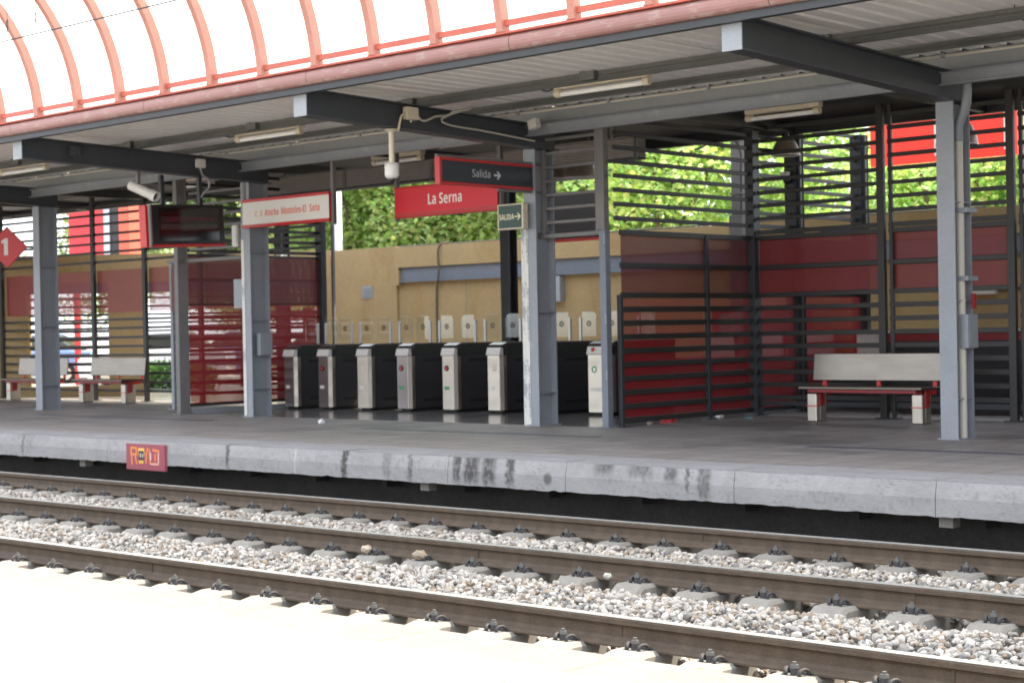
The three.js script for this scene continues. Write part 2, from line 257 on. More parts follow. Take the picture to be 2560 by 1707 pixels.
// ballast: an undulating bed with loose stones on it
const bedY = (x, z) => {
  let y = -0.585;
  if (z < -11.5) y = -0.6 - 0.16 * sstep(-11.5, -12.4, z);
  else if (z > Z2 + 0.3 && z < Z1 - 0.1) y = -0.545 + 0.05 * Math.sin(((z - (Z2 + 0.3)) / (Z1 - 0.1 - Z2 - 0.3)) * Math.PI);
  else if (z < Z2 - 0.12 && z > Z3 + 0.1) y = -0.56 + 0.045 * sstep(Z3 + 0.22, Z3 + 0.5, z);
  const near = Math.min(Math.abs(z - Z1), Math.abs(z - Z2), Math.abs(z - Z3)); y -= 0.05 * sstep(0.28, 0.06, near); if (z < Z1 - 0.1 && z > -11.5) y += 0.01; if (z > Z1 + 0.12) y += 0.045;
  return y + 0.06 * (fbm(x * 0.21 + 5, z * 0.21 + 5) - 0.5) - 0.045;
};
{
  const tb = structure('track_bed', 'stony bed of the two railway tracks');
  const g = new THREE.PlaneGeometry(70, 8, 350, 60); g.rotateX(-Math.PI / 2); g.translate(-15, 0, -8.75);
  const p = g.attributes.position; for (let i = 0; i < p.count; i++) p.setY(i, bedY(p.getX(i), p.getZ(i)) - 0.012);
  g.computeVertexNormals(); part('bed', metric(clean(g)), mat.bed, tb);
  const ballast = structure('ballast', 'loose white and grey ballast stones'); ballast.userData = { kind: 'stuff', label: 'loose white, grey and tan ballast stones between the rails', category: 'ballast' };
  const kinds = []; for (let k = 0; k < 5; k++) {
    let s = new THREE.IcosahedronGeometry(1, k < 1 ? 1 : 0); s = clean(s); const q = s.attributes.position, dirs = [...Array(5)].map(() => new THREE.Vector3(rr(-1, 1), rr(-1, 1), rr(-1, 1)).normalize());
    for (let i = 0; i < q.count; i++) { const v = new THREE.Vector3().fromBufferAttribute(q, i); let m = 1; for (const d of dirs) { const t = v.dot(d); if (t > 0.55) m = Math.min(m, 0.55 / t + 0.03); } v.multiplyScalar(m); q.setXYZ(i, v.x * 1.15, v.y * 0.72, v.z * 0.9); }
    s.deleteAttribute('normal'); s.computeVertexNormals(); kinds.push(s);
  }
  const spots = kinds.map(() => []);
  for (let n = 0; n < 84000; n++) {
    const z = -Math.pow(rnd(), 0.85) * 5.5 - 6.6, x = rr(-21, -2); if (z < -12.2) continue;
    if (x < 1.674 * z - 1.5 || x > 0.4735 * z + 1.2) continue;
    if (Math.min(Math.abs(z - Z1), Math.abs(z - Z2), Math.abs(z - Z3)) < 0.09) continue;
    spots[n % 5].push([x, z]);
  }
  const palette = [[0.72, 0.655, 0.57], [0.56, 0.52, 0.47], [0.78, 0.715, 0.625], [0.36, 0.33, 0.29], [0.5, 0.385, 0.27], [0.38, 0.29, 0.21], [0.58, 0.52, 0.44], [0.28, 0.27, 0.26]];
  const wts = [0, 0, 0, 1, 1, 2, 2, 2, 6, 6, 3, 3, 4, 5, 7];
  const stoneMat = std({ color: 0xffffff, roughness: 0.92 });
  kinds.forEach((geo, k) => {
    const m = new THREE.InstancedMesh(geo, stoneMat, spots[k].length), M = new THREE.Matrix4(), Q = new THREE.Quaternion();
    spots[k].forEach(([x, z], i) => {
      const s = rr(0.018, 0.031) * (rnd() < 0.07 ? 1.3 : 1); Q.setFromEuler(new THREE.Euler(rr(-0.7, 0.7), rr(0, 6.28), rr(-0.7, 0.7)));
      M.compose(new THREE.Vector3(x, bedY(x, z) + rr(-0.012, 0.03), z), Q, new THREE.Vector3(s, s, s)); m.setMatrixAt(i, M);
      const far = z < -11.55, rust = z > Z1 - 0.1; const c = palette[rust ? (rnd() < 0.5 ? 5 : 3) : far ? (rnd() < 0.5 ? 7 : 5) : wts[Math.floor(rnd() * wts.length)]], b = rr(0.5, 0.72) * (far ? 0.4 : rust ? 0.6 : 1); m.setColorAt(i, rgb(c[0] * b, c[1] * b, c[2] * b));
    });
    m.name = 'stones'; ballast.add(m);
  });
}
// sleepers with their rail clips
{
  const prof = (gz, e) => { const a = 0.8675, pts = [[1.3, -0.8], [1.3, -0.665], [1.17, -0.615], [a + 0.2, -0.55], [a - 0.18, -0.547], [a - 0.42, -0.592], [0, -0.61]]; return [...pts.map(([z, y]) => [z, y]), ...pts.slice(0, -1).reverse().map(([z, y]) => [-z, y])]; };
  const body = alongX(prof(), -0.13, 0.13, 0.022);
  const clipGeo = mergeGeometries([box(-0.075, 0.075, 0, 0.022, -0.045, 0.06, 0.006), ...[-1, 1].map((s) => clean(new THREE.TorusGeometry(0.03, 0.011, 6, 10, Math.PI * 1.35).rotateY(Math.PI / 2 - 0.35 * s).translate(s * 0.048, 0.042, -0.005))), rod([-0.07, 0.03, -0.05], [0.07, 0.03, -0.05], 0.013, 8), clean(new THREE.CylinderGeometry(0.018, 0.024, 0.06, 8).translate(0, 0.045, 0.0))].map(clean));
  const boltGeo = mergeGeometries([clean(new THREE.CylinderGeometry(0.02, 0.021, 0.024, 6).translate(0, 0.087, 0)), clean(new THREE.CylinderGeometry(0.011, 0.011, 0.02, 8).translate(0, 0.107, 0))]);
  function sleeper(x, zc, label, group, sides) {
    const t = thing('sleeper', label, 'sleeper', [x, 0, zc], 0, group);
    part('sleeper_body', body, mat.sleeper, t);
    for (const [dz, face] of sides) { const c = part('rail_clip', clipGeo, mat.clip, t); c.position.set(0, -0.548, dz + face * 0.115); c.rotation.y = face > 0 ? 0 : Math.PI; c.scale.set(1.1, 0.78, 1); part('bolt', boltGeo, mat.bolt, c); }
    return t;
  }
  const cFar = (Z2 + Z3) / 2, cNear = Z1 + 0.8675;
  const LF = 'concrete sleeper under the two rails beside the far platform', GF = 'sleepers of the track beside the far platform', LN = 'concrete sleeper under the rail nearest the sunlit platform', GN = 'sleepers of the near track';
  const a = sleeper(-19.4, cFar, LF, GF, [[0.8675, 1], [0.8675, -1], [-0.8675, 1], [-0.8675, -1]]);
  for (let i = 1; i < 31; i++) { const c = copy(a, [-19.4 + 0.529 * i + rr(-0.02, 0.02), rr(-0.012, 0.004), cFar]); }
  const b = sleeper(-14.1, cNear, LN, GN, [[-0.8675, 1], [-0.8675, -1]]);
  for (let i = 1; i < 24; i++) copy(b, [-14.1 + 0.522 * i + rr(-0.02, 0.02), rr(-0.012, 0.004), cNear]);
  const H = 0.159, y0 = RAILTOP - H, P = [[-0.07, 0], [0.07, 0], [0.07, 0.011], [0.025, 0.03], [0.01, 0.05], [0.008, 0.1], [0.014, 0.113], [0.035, 0.122], [0.035, 0.148], [0.027, 0.159], [-0.027, 0.159], [-0.035, 0.148], [-0.035, 0.122], [-0.014, 0.113], [-0.008, 0.1], [-0.01, 0.05], [-0.025, 0.03], [-0.07, 0.011]];
  for (const [z, label] of [[Z1, 'rusty brown rail nearest the sunlit platform, with a bright worn head'], [Z2, 'middle one of the three rusty rails'], [Z3, 'rail closest to the far platform edge, in shade']]) {
    const t = thing('rail', label, 'rail', [0, 0, z], 0, 'railway rails');
    part('rail_body', alongX(P.map(([a, c]) => [a, c + y0]), -60, 25), mat.rail, t);
    part('running_surface', box(-60, 25, RAILTOP - 0.001, RAILTOP + 0.002, -0.031, 0.031), mat.railHead, t);
    if (z === Z1) for (const x of [-10.35, -5.92, -3.88]) part('weld', box(x - 0.008, x + 0.008, y0 + 0.03, RAILTOP - 0.035, -0.014, 0.014), mat.rail, t);
    else for (const x of z === Z2 ? [-8.85, -5.15] : [-8.0]) part('weld', box(x - 0.01, x + 0.01, y0 + 0.03, RAILTOP - 0.035, -0.014, 0.014), mat.rail, t);
  }
  // single larger stones lying on the clips
  for (const [x, z, s, c, l] of [[-9.36, -9.19, 0.05, [0.3, 0.24, 0.17], 'brown stone lying on a sleeper against the middle rail'], [-9.96, -9.17, 0.045, [0.4, 0.33, 0.25], 'upright tan stone perched on a clip by the middle rail'], [-7.45, -9.15, 0.028, [0.45, 0.43, 0.37], 'pale flat stone resting on a clip of the middle rail']]) {
    const g = clean(new THREE.IcosahedronGeometry(1, 1)), p = g.attributes.position; for (let i = 0; i < p.count; i++) { const v = new THREE.Vector3().fromBufferAttribute(p, i), k = 0.75 + 0.5 * N16(v.x * 0.11 + v.y * 0.07 + s, v.z * 0.11); p.setXYZ(i, v.x * k * 1.2, v.y * k * 0.8, v.z * k); }
    g.deleteAttribute('normal'); g.computeVertexNormals(); const m = solo('loose_stone', g, std({ color: rgb(...c), roughness: 0.9 }), l, 'stone'); m.scale.setScalar(s); m.position.set(x, -0.49, z); m.rotation.set(rr(-0.4, 0.4), rr(0, 6), rr(-0.3, 0.3));
  }
}

// ------------------------------------------------------------------ canopy: frames (column + beam), roof, fascia, ribs
const COLX = [-37.47, -31.67, -25.87, -20.07, -14.27, -8.47, -2.67];
{
  const stiff = (x, y) => box(x - 0.098, x + 0.098, y, y + 0.012, COL - 0.35, COL - 0.018);
  const frameLabels = { 2: 'steel canopy column at far left beside the red number sign, and its beam', 3: 'steel canopy column with peeling paint left of the turnstiles, and its roof beam', 4: 'steel canopy column with the green exit sign before the turnstiles, and its roof beam', 5: 'steel canopy column with a rainwater pipe before the right bench, and its roof beam' };
  for (const i of [2, 3, 4, 5, 6]) {
    const x = COLX[i], xc = x - (i === 5 ? 0.065 : 0.14);   // the column stands just left of the beam axis
    const t = thing('canopy_frame', frameLabels[i] ?? 'steel canopy column beyond the right edge of the view', 'canopy column', [0, 0, 0], 0, 'canopy columns along the far platform');
    const prof = iSection(0.1, 0.185, 0.018, 0.007).map(([a, b]) => [xc + a, COL - 0.185 + b]);
    part('column', alongY(prof, 0, 3.57), mat.steelBlue, t);
    part('base_plate', box(xc - 0.13, xc + 0.13, 0, 0.012, COL - 0.4, COL + 0.03), mat.steelBlue, t);
    for (const y of [0.42, 1.46, 2.5]) part('stiffener', [stiff(xc, y)], mat.steelBlue, t);
    if (i === 3 || i === 4) part('peeled_strip', box(xc - 0.1, xc - 0.035, 0.02, 2.7, COL + 0.001, COL + 0.008), mat.peeled, t, 'strip of white peeling paint on the column flange');
    if (i === 4) part('pipe_cover', box(xc - 0.165, xc - 0.102, 0.0, 2.72, COL - 0.09, COL + 0.004, 0.01), mat.peeled, t, 'whitish cover with peeling paint along the left of the column');
    // cantilever beam: I section along z, rising towards the track
    const seg = (dx0, dx1, ya, yb) => { const g = new THREE.BoxGeometry(dx1 - dx0, 1, 1, 1, 1, 1); const p = g.attributes.position; for (let k = 0; k < p.count; k++) { const tip = p.getZ(k) > 0, top = p.getY(k) > 0, base = tip ? 0.125 : 0; p.setXYZ(k, x - 0.02 + (p.getX(k) > 0 ? dx1 : dx0), (top ? yb : ya) + (tip ? 0.115 : 0), tip ? -12.31 : -16.62); } g.computeVertexNormals(); return metric(clean(g)); };
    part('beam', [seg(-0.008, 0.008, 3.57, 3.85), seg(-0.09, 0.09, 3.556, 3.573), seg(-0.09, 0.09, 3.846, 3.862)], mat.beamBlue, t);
    part('beam_end_plate', box(x - 0.125, x + 0.085, 3.665, 4.0, -12.309, -12.295), mat.steelBlue, t);
  }
}
{
  const roof = thing('platform_canopy', 'long steel platform canopy with pale corrugated soffit and faded red edge', 'canopy');
  // corrugated sheets, ribs along z, one metre wide each
  const soffitY = (z) => 4.066 - 0.006 * (z + 14.3);
  const wave = []; for (let k = 0; k < 4; k++) { const o = k * 0.25; wave.push([o, 0], [o + 0.15, 0.006], [o + 0.175, 0.05], [o + 0.225, 0.05]); } wave.push([1, 0]);
  const sheetGeo = (z0, z1, dy0, dy1) => {
    const pos = []; for (let k = 0; k + 1 < wave.length; k++) { const [a, ha] = wave[k], [b, hb] = wave[k + 1]; const q = [[a, ha + dy0, z0], [b, hb + dy0, z0], [b, hb + dy1, z1], [a, ha + dy1, z1]]; for (const j of [0, 2, 1, 0, 3, 2]) pos.push(...q[j]); }
    const g = new THREE.BufferGeometry(); g.setAttribute('position', new THREE.Float32BufferAttribute(pos, 3)); g.computeVertexNormals(); return metric(g);
  };
  const front = sheetGeo(-16.3, -12.2, soffitY(-16.3), soffitY(-12.2));
  for (let x = -44; x < 30; x++) { const m = part('roof_sheet', front, mat.soffit, roof); m.position.x = x + 0.002 * rr(-1, 1); m.position.y = rr(-0.004, 0.004); }
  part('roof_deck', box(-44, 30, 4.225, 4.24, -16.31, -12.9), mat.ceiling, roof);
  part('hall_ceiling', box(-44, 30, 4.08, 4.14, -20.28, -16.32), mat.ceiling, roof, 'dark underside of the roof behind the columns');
  const channel = (z, y, h) => [[z - 0.03, y], [z + 0.035, y], [z + 0.035, y + 0.012], [z - 0.02, y + 0.012], [z - 0.02, y + h * 0.55], [z - 0.005, y + h * 0.58], [z - 0.005, y + h * 0.63], [z - 0.02, y + h * 0.66], [z - 0.02, y + h], [z - 0.03, y + h]];
  part('purlin', alongX(channel(-14.3, 3.945, 0.12), -44, 6), mat.purlin, roof);
  part('purlin', alongX(channel(-15.5, 3.985, 0.085), -44, 6), mat.purlin, roof);
  part('purlin', alongX(channel(-12.5, 3.97, 0.08), -44, 6), mat.purlin, roof);
  for (const x of COLX) { part('purlin_cleat', box(x - 0.42, x - 0.24, 3.95, 4.07, -14.325, -14.262), mat.purlin, roof); part('purlin_cleat', box(x + 2.4, x + 2.6, 3.97, 4.07, -14.32, -14.25), mat.purlin, roof); }
  part('longitudinal_girder', alongX([[-16.13, 3.85], [-16.06, 3.85], [-16.06, 3.838], [-16.1, 3.838], [-16.1, 3.725], [-16.04, 3.725], [-16.04, 3.71], [-16.13, 3.71]], -44, 6), mat.steelBlue, roof, 'light grey girder running along the column heads');
  part('dark_girder', box(-44, 30, 3.86, 4.07, -16.3, -16.26), mat.greyBox, roof);
  part('rear_canopy', box(-17.5, 30, 5.12, 5.2, -23.9, -20.1), mat.ceiling, roof, 'raised rear roof over the right part of the hall');
  part('rear_girder', box(-44, 30, 3.92, 4.079, -20.3, -20.2), mat.darkFrame, roof);
  for (let x = -42; x < 30; x += 2.9) part('hall_joist', box(x, x + 0.09, 3.93, 4.079, -20.19, -16.67), mat.darkFrame, roof);
  // faded red edge
  part('edge_channel', box(-44, 30, 3.9, 3.968, -12.29, -12.21), mat.darkFrame, roof, 'dark strip under the red roof edge');
  const fz = -12.19, rnd5 = []; for (let k = 0; k <= 8; k++) { const a = -Math.PI / 2 + (k / 8) * Math.PI; rnd5.push([fz + 0.05 * Math.cos(a), 4.05 + 0.08 * Math.sin(a)]); }
  for (let x = -44; x < 30; x += 3) part('red_fascia', alongX([[fz - 0.06, 3.97], ...rnd5, [fz - 0.06, 4.13]], x, x + 2.992), mat.fasciaRed, roof, 'faded red rounded roof edge');
  part('fascia_lip', box(-44, 30, 4.131, 4.158, -12.26, -12.135, 0.006), mat.fasciaLip, roof, 'orange red lip on top of the roof edge');
}
{
  const rim = thing('arched_rim', 'row of curved salmon red ribs rising from the roof edge over the track', 'roof ribs');
  const RZ = -12.19, R = 2.25, pts = []; for (let k = 0; k <= 16; k++) { const a = 0.06 + (k / 16) * 1.25; pts.push([RZ + R * (1 - Math.cos(a)) - 0.0, 4.16 + R * Math.sin(a) - 0.13]); }
  const sh = new THREE.Shape([[-0.043, -0.055], [0.043, -0.055], [0.043, 0.055], [-0.043, 0.055]].map((p) => new THREE.Vector2(...p)));
  const pos = [], prof = [[-0.043, -0.055], [0.043, -0.055], [0.043, 0.055], [-0.043, 0.055]];
  const ring = pts.map(([z, y], k) => { const [z0, y0] = pts[Math.max(0, k - 1)], [z1, y1] = pts[Math.min(pts.length - 1, k + 1)], l = Math.hypot(z1 - z0, y1 - y0), nz = (y1 - y0) / l, ny = -(z1 - z0) / l; return prof.map(([a, b]) => [a, y + b * ny, z + b * nz]); });
  for (let k = 0; k + 1 < ring.length; k++) for (let j = 0; j < 4; j++) { const q = [ring[k][j], ring[k][(j + 1) % 4], ring[k + 1][(j + 1) % 4], ring[k + 1][j]]; for (const i of [0, 1, 2, 0, 2, 3]) pos.push(...q[i]); }
  const g = new THREE.BufferGeometry(); g.setAttribute('position', new THREE.Float32BufferAttribute(pos, 3)); g.computeVertexNormals(); metric(g);
  const foot = box(-0.06, 0.06, 4.158, 4.172, RZ - 0.07, RZ + 0.06);
  for (let k = -26; k < 40; k++) { const x = -12.03 + 0.917 * k; const m = part('rib', g, mat.ribRed, rim); m.position.x = x; const f = part('rib_foot', foot, mat.ribRed, rim); f.position.x = x; part('rib_rail', box(x + 0.037, x + 0.885, 4.215, 4.272, RZ - 0.02, RZ + 0.03), mat.fasciaLip, rim); }
  const gp = []; for (let k = 0; k + 1 < pts.length; k++) { const [za, ya] = pts[k], [zb, yb] = pts[k + 1]; const q = [[0.002, ya, za - 0.058], [0.915, ya, za - 0.058], [0.915, yb, zb - 0.058 + 0.02 * k / 16], [0.002, yb, zb - 0.058 + 0.02 * k / 16]]; for (const i of [0, 1, 2, 0, 2, 3]) gp.push(...q[i]); }
  const gg = new THREE.BufferGeometry(); gg.setAttribute('position', new THREE.Float32BufferAttribute(gp, 3)); gg.computeVertexNormals(); metric(gg);
  for (let k = -26; k < 39; k++) part('glazing_panel', gg, mat.milky, rim).position.x = -12.03 + 0.917 * k;
  const e = pts[pts.length - 1]; part('top_rail', box(-36, 24, e[1] - 0.04, e[1] + 0.04, e[0] - 0.03, e[0] + 0.03), mat.ribRed, rim);
}

// ------------------------------------------------------------------ station wall, hall columns, roof over the back
function wallPart(parent, name, x0, x1, y0, y1, z0, z1, m = mat.stucco) { return part(name, box(x0, x1, y0, y1, z0, z1), m, parent); }
{
  const w = thing('rear_wall', 'tan rendered wall behind the turnstiles with a grey steel beam across it', 'wall');
  wallPart(w, 'wall_panel', -26.97, -24.98, 0, 3.0, -24.3, -24);
  wallPart(w, 'lower_wall', -24.98, 8, 0, 2.56, -24.3, -24.05);
  wallPart(w, 'upper_band', -24.98, 8, 2.561, 2.98, -24.3, -23.93);
  wallPart(w, 'pilaster', -24.98, -24.85, 2.2, 2.56, -24.049, -23.93);
  part('steel_beam', [box(-24.85, 8, 2.28, 2.558, -24.04, -24.0), box(-24.85, 8, 2.26, 2.279, -24.04, -23.94)], mat.wallBeam, w);
  part('coping_cable', tube([[-26, 3.0, -24.15], [-22, 3.0, -24.1], [-18, 3.01, -24.1], [-12, 3.0, -24.1]], 0.015, 30), mat.cable, w);
  for (const x of [-23.05, -20.9, -18.8, -16.7, -14.6, -12.5, -10.4]) part('wall_joint', box(x - 0.006, x + 0.006, 0.02, 2.25, -24.051, -24.046), mat.sleeper, w);
  part('wall_pipe', tube([[-23.5, 3.02, -24.05], [-23.62, 2.97, -23.9], [-23.66, 2.5, -23.9], [-23.66, 2.42, -23.9], [-23.82, 2.1, -24.0], [-23.85, 1.95, -24.02], [-23.85, 0.1, -24.02]], 0.02, 40), mat.bark, w, 'thin bent pipe running down the tan wall');
  part('vent_grille', [box(-26.02, -25.7, 1.955, 2.215, -24.0, -23.985), ...[...Array(7)].map((_, k) => box(-25.99, -25.73, 1.975 + 0.032 * k, 1.99 + 0.032 * k, -23.985, -23.975))], mat.greyBox, w);
  part('wall_cabinet', box(-20.85, -20.48, 1.76, 2.24, -24.05, -23.9), mat.greyBox, w);
  const dg = thing('angled_wall', 'tan rendered wall set at an angle behind the left screens, open below a wide band', 'wall', [-26.99, 0, -24.0], Math.atan2(0.672, 0.74) + Math.PI);
  // local +x runs to the left along the wall
  const sx = (a, b, y0, y1, n, m = mat.stucco) => part(n, box(a, b, y0, y1, 0, 0.28), m, dg);
  sx(0, 9.2, 2.42, 3.02, 'wall_band'); sx(4.04, 4.78, 0, 2.419, 'wall_pier'); sx(6.5, 9.2, 0, 2.419, 'wall_pier'); sx(0, 0.16, 0, 2.419, 'wall_pier');
  part('lintel', box(0.161, 4.039, 2.2, 2.418, 0.02, 0.24), mat.wallBeam, dg); part('lintel', box(4.781, 6.499, 2.2, 2.418, 0.02, 0.24), mat.wallBeam, dg);
  sx(4.78, 6.5, 0, 0.22, 'wall_kerb');
  for (let k = 0; k < 12; k++) { const y = 0.3 + k * 0.176; part('louvre_slat', box(4.781, 6.499, y, y + 0.055, 0.12, 0.17, 0.008), mat.slat, dg); if (k > 1) part('louvre_slat', box(0.161, 4.039, y, y + 0.045, 0.12, 0.16, 0.008), mat.slat, dg); }
  part('louvre_post', box(1.6, 1.68, 0, 2.2, 0.1, 0.2), mat.slat, dg); part('louvre_post', box(3.2, 3.28, 0, 2.2, 0.1, 0.2), mat.slat, dg);
  dg.rotation.y = Math.atan2(-0.672, -0.74);
}
{
  const L = ['slim dark hall column right behind the middle turnstiles', 'dark hall column at the first bend of the right slatted screen', 'dark hall column further back inside the right slatted screen', 'dark hall column behind the left red screen'];
  [[-18.57, -20.4, 0.2], [-13.16, -20.55, 0.2], [-13.16, -22.35, 0.2], [-24.3, -20.4, 0.2]].forEach(([x, z, b], i) => {
    const t = thing('hall_column', L[i], 'column', [x, 0, z], 0, 'dark columns of the ticket hall');
    part('shaft', alongY(iSection(b / 2, b / 2, 0.012, 0.006), 0, 4.079), mat.darkFrame, t); part('base_plate', box(-0.14, 0.14, 0, 0.014, -0.14, 0.14), mat.darkFrame, t); part('cap_plate', box(-0.13, 0.13, 3.88, 3.9, -0.13, 0.13), mat.darkFrame, t);
  });
  const lp = thing('pipe_column', 'pale grey hall post wrapped with cables behind the right upper slats', 'post', [-15.1, 0, -22]);
  part('shaft', box(-0.09, 0.09, 2.98, 4.4, -0.09, 0.09), mat.greyPost, lp); part('cable', tube([[0.1, 2.98, 0.1], [0.105, 3.6, 0.1], [0.09, 4.0, 0.1], [-0.1, 4.2, 0.1], [-0.7, 4.05, 0.2]], 0.016, 24), mat.cable, lp); part('bracket', box(-0.11, 0.13, 3.3, 3.33, -0.1, 0.12), mat.greyPost, lp);
  part('footing', box(-0.12, 0.12, 0, 2.98, -0.12, 0.12), mat.greyPost, lp);
  const wp = thing('white_pole', 'pale blue white pole rising behind the wall beside the white destination sign', 'pole', [-28.0, 0, -25.1]);
  part('shaft', box(-0.09, 0.09, -0.12, 6.2, -0.09, 0.09, 0.02), std({ color: rgb(0.6, 0.64, 0.72), roughness: 0.5 }), wp); part('base_plate', box(-0.16, 0.16, -0.12, -0.1, -0.16, 0.16), mat.greyBox, wp);
  const hb = thing('header_panel', 'ribbed brown grey shutter box spanning above the turnstiles', 'header panel');
  for (let x = -22.3, k = 0; x < -14.3; x += 1.99, k++) {
    const a = x, b = Math.min(-14.32, x + 1.97), pr = []; for (let j = 0; j <= 16; j++) pr.push([-18.42 + (j % 2 ? 0.012 : 0), 3.61 + (j / 16) * 0.27]);
    part('ribbed_sheet', alongX([[-18.6, 3.61], ...pr, [-18.6, 3.88]], a, b), mat.header, hb); part('joint_strip', box(b - 0.03, b + 0.03, 3.595, 3.89, -18.407, -18.395), mat.greyPost, hb);
  }
  part('top_angle', box(-22.3, -14.32, 3.881, 3.9, -18.6, -18.39), mat.greyPost, hb); part('bottom_angle', box(-22.3, -14.32, 3.575, 3.609, -18.6, -18.41), mat.darkFrame, hb);
  for (const x of [-21.9, -19.2, -17.0, -14.8]) part('hanger', box(x - 0.03, x + 0.03, 3.901, 4.078, -18.5, -18.45), mat.greyPost, hb);
}

// ------------------------------------------------------------------ slatted screens
const LEV = []; for (let k = 0; k < 10; k++) LEV.push(0.08 + 0.175 * k); LEV.push(2.035, 2.445);
const UP = []; for (let k = 0; k < 9; k++) UP.push(2.62 + 0.178 * k);
// one bay between two plan points; levels are slat heights
function bay(t, a, b, levels, h = 0.055, m = mat.slat, off = 0) {
  const dx = b[0] - a[0], dz = b[1] - a[1], l = Math.hypot(dx, dz), ang = Math.atan2(-dz, dx);
  const g = metric(clean(new RoundedBoxGeometry(l - 0.06, h, 0.03, 1, 0.006)));
  for (const y of levels) { const s = part('slat', g, m, t); s.position.set((a[0] + b[0]) / 2, y, (a[1] + b[1]) / 2 + off); s.rotation.y = ang; }
}
function sheetBay(t, a, b, y0, y1, m, name, push = 0.03) {
  const dx = b[0] - a[0], dz = b[1] - a[1], l = Math.hypot(dx, dz), g = new THREE.PlaneGeometry(l - 0.05, y1 - y0), uv = g.attributes.uv;
  for (let i = 0; i < uv.count; i++) uv.setXY(i, uv.getX(i) * l, uv.getY(i) * (y1 - y0));
  const s = part(name, g, m, t), nx = -dz / l, nz = dx / l; s.position.set((a[0] + b[0]) / 2 - nx * push, (y0 + y1) / 2, (a[1] + b[1]) / 2 - nz * push); s.rotation.y = Math.atan2(-dz, dx); return s;
}
const post = (t, x, z, y1, w = 0.09, m = mat.darkFrame, d = w) => { const p = part('post', [box(x - w / 2, x + w / 2, 0, y1, z - d / 2, z + d / 2, 0.006), box(x - w / 2 - 0.05, x + w / 2 + 0.05, 0, 0.012, z - d / 2 - 0.05, z + d / 2 + 0.05)], m, t); return p; };
{
  // right of the turnstiles: side screen in two leaves, then the wing further in
  const s = thing('side_screen', 'dark barred screen with red perforated sheets, right of the turnstiles', 'screen');
  const A = [-13.18, -16.42], B = [-13.18, -18.4], C = [-13.17, -19.5];
  part('upper_post', box(-13.405, -13.275, 2.476, 4.1, -16.47, -16.37, 0.006), mat.greyPost, s); post(s, -13.3, -16.4, 2.475, 0.1, mat.wallBeam, 0.1); post(s, B[0], B[1], 2.47, 0.06); post(s, -13.19, -16.55, 1.66, 0.06); post(s, C[0], C[1], 4.1, 0.14, mat.darkFrame, 0.16);
  bay(s, [A[0], A[1] - 0.1], B, LEV, 0.07); bay(s, B, C, LEV, 0.07); bay(s, A, C, UP);
  for (const [p, q] of [[[A[0], A[1] - 0.16], B], [B, C]]) { sheetBay(s, p, q, 1.67, 2.43, mat.maroonMesh, 'maroon_sheet', 0.03); sheetBay(s, p, q, 0.1, 1.64, mat.redMesh, 'red_sheet', 0.034); }
  for (const y of [0.6, 1.3, 2.3]) part('hinge', [rod([-13.26, y, -16.35], [-13.26, y + 0.12, -16.35], 0.014, 8)], mat.steelBlue, s);
  const f = thing('upper_slats', 'light grey slats between the column and the post, above the right turnstile', 'slat panel');
  bay(f, [-14.3, -16.42], [-13.4, -16.42], [2.62, 2.8, 2.975, 3.155, 3.33, 3.51, 3.69, 3.86], 0.04, mat.greyPost);
  part('bottom_rail', box(-14.55, -13.28, 2.42, 2.475, -16.45, -16.4, 0.006), mat.greyPost, f); part('stile', box(-14.34, -14.29, 2.476, 3.95, -16.445, -16.41), mat.greyPost, f); part('stile', box(-13.45, -13.406, 2.476, 3.95, -16.445, -16.41), mat.greyPost, f);
  const w = thing('inner_screen', 'dark slatted screen with red sheet running inward behind the right bench', 'screen');
  const D = [-13.16, -20.5], E = [-13.16, -22.3]; post(w, D[0] + 0.12, D[1], 4.07, 0.06); post(w, E[0] + 0.12, E[1], 4.07, 0.06);
  for (const [p, q] of [[C, D], [D, E]]) { bay(w, p, q, LEV, 0.065); bay(w, p, q, UP); sheetBay(w, p, q, 1.67, 2.43, mat.maroonMesh, 'maroon_sheet', -0.04); sheetBay(w, p, q, 0.1, 1.64, mat.redMesh, 'red_sheet', -0.04); }
  // right back screen behind the benches
  const r = thing('right_back_screen', 'dark slatted screen with a red perforated band, behind the right bench', 'screen');
  const px = [-13.17, -11.14, -9.34, -7.54, -5.74, -3.94];
  for (let i = 1; i < px.length; i++) { post(r, px[i], -19.46, 4.1, 0.1, mat.slat, 0.07); post(r, px[i] + 0.12, -19.5, 4.1, 0.05, mat.slat); const a = [px[i - 1] + 0.05, -19.5], b = [px[i], -19.5]; bay(r, a, b, [...LEV.slice(1), 2.52], 0.065); bay(r, a, b, UP.map((y) => y + 0.09)); sheetBay(r, a, b, 1.69, 2.48, mat.bandMesh, 'red_band', 0.04); }
  part('kick_plate', box(-13.1, -3.94, 0.14, 0.2, -19.54, -19.5), mat.darkFrame, r);
  // left of the turnstiles
  const l = thing('left_side_screen', 'red perforated screen in a dark frame, left of the turnstiles', 'screen');
  const G = [-21.98, -16.45], H = [-21.98, -19.3];
  post(l, -21.99, -16.36, 4.1, 0.1, mat.greyPost, 0.2); post(l, H[0] + 0.02, H[1], 4.1, 0.15, mat.darkFrame, 0.12); post(l, H[0] + 0.22, H[1] - 0.1, 3.55, 0.05, mat.greyPost);
  sheetBay(l, G, H, 1.76, 2.53, mat.maroonMesh, 'maroon_sheet', -0.02); sheetBay(l, G, H, 0.16, 1.74, mat.openMesh, 'red_sheet', -0.024);
  bay(l, G, H, [...LEV.slice(0, 9).map((y) => y + 0.06), 1.75, 2.15, 2.54], 0.05, mat.slat, -0.0); bay(l, G, H, UP);
  part('skirting', box(-22.0, -21.96, 0.0, 0.08, -19.2, -16.5), mat.greyBox, l);
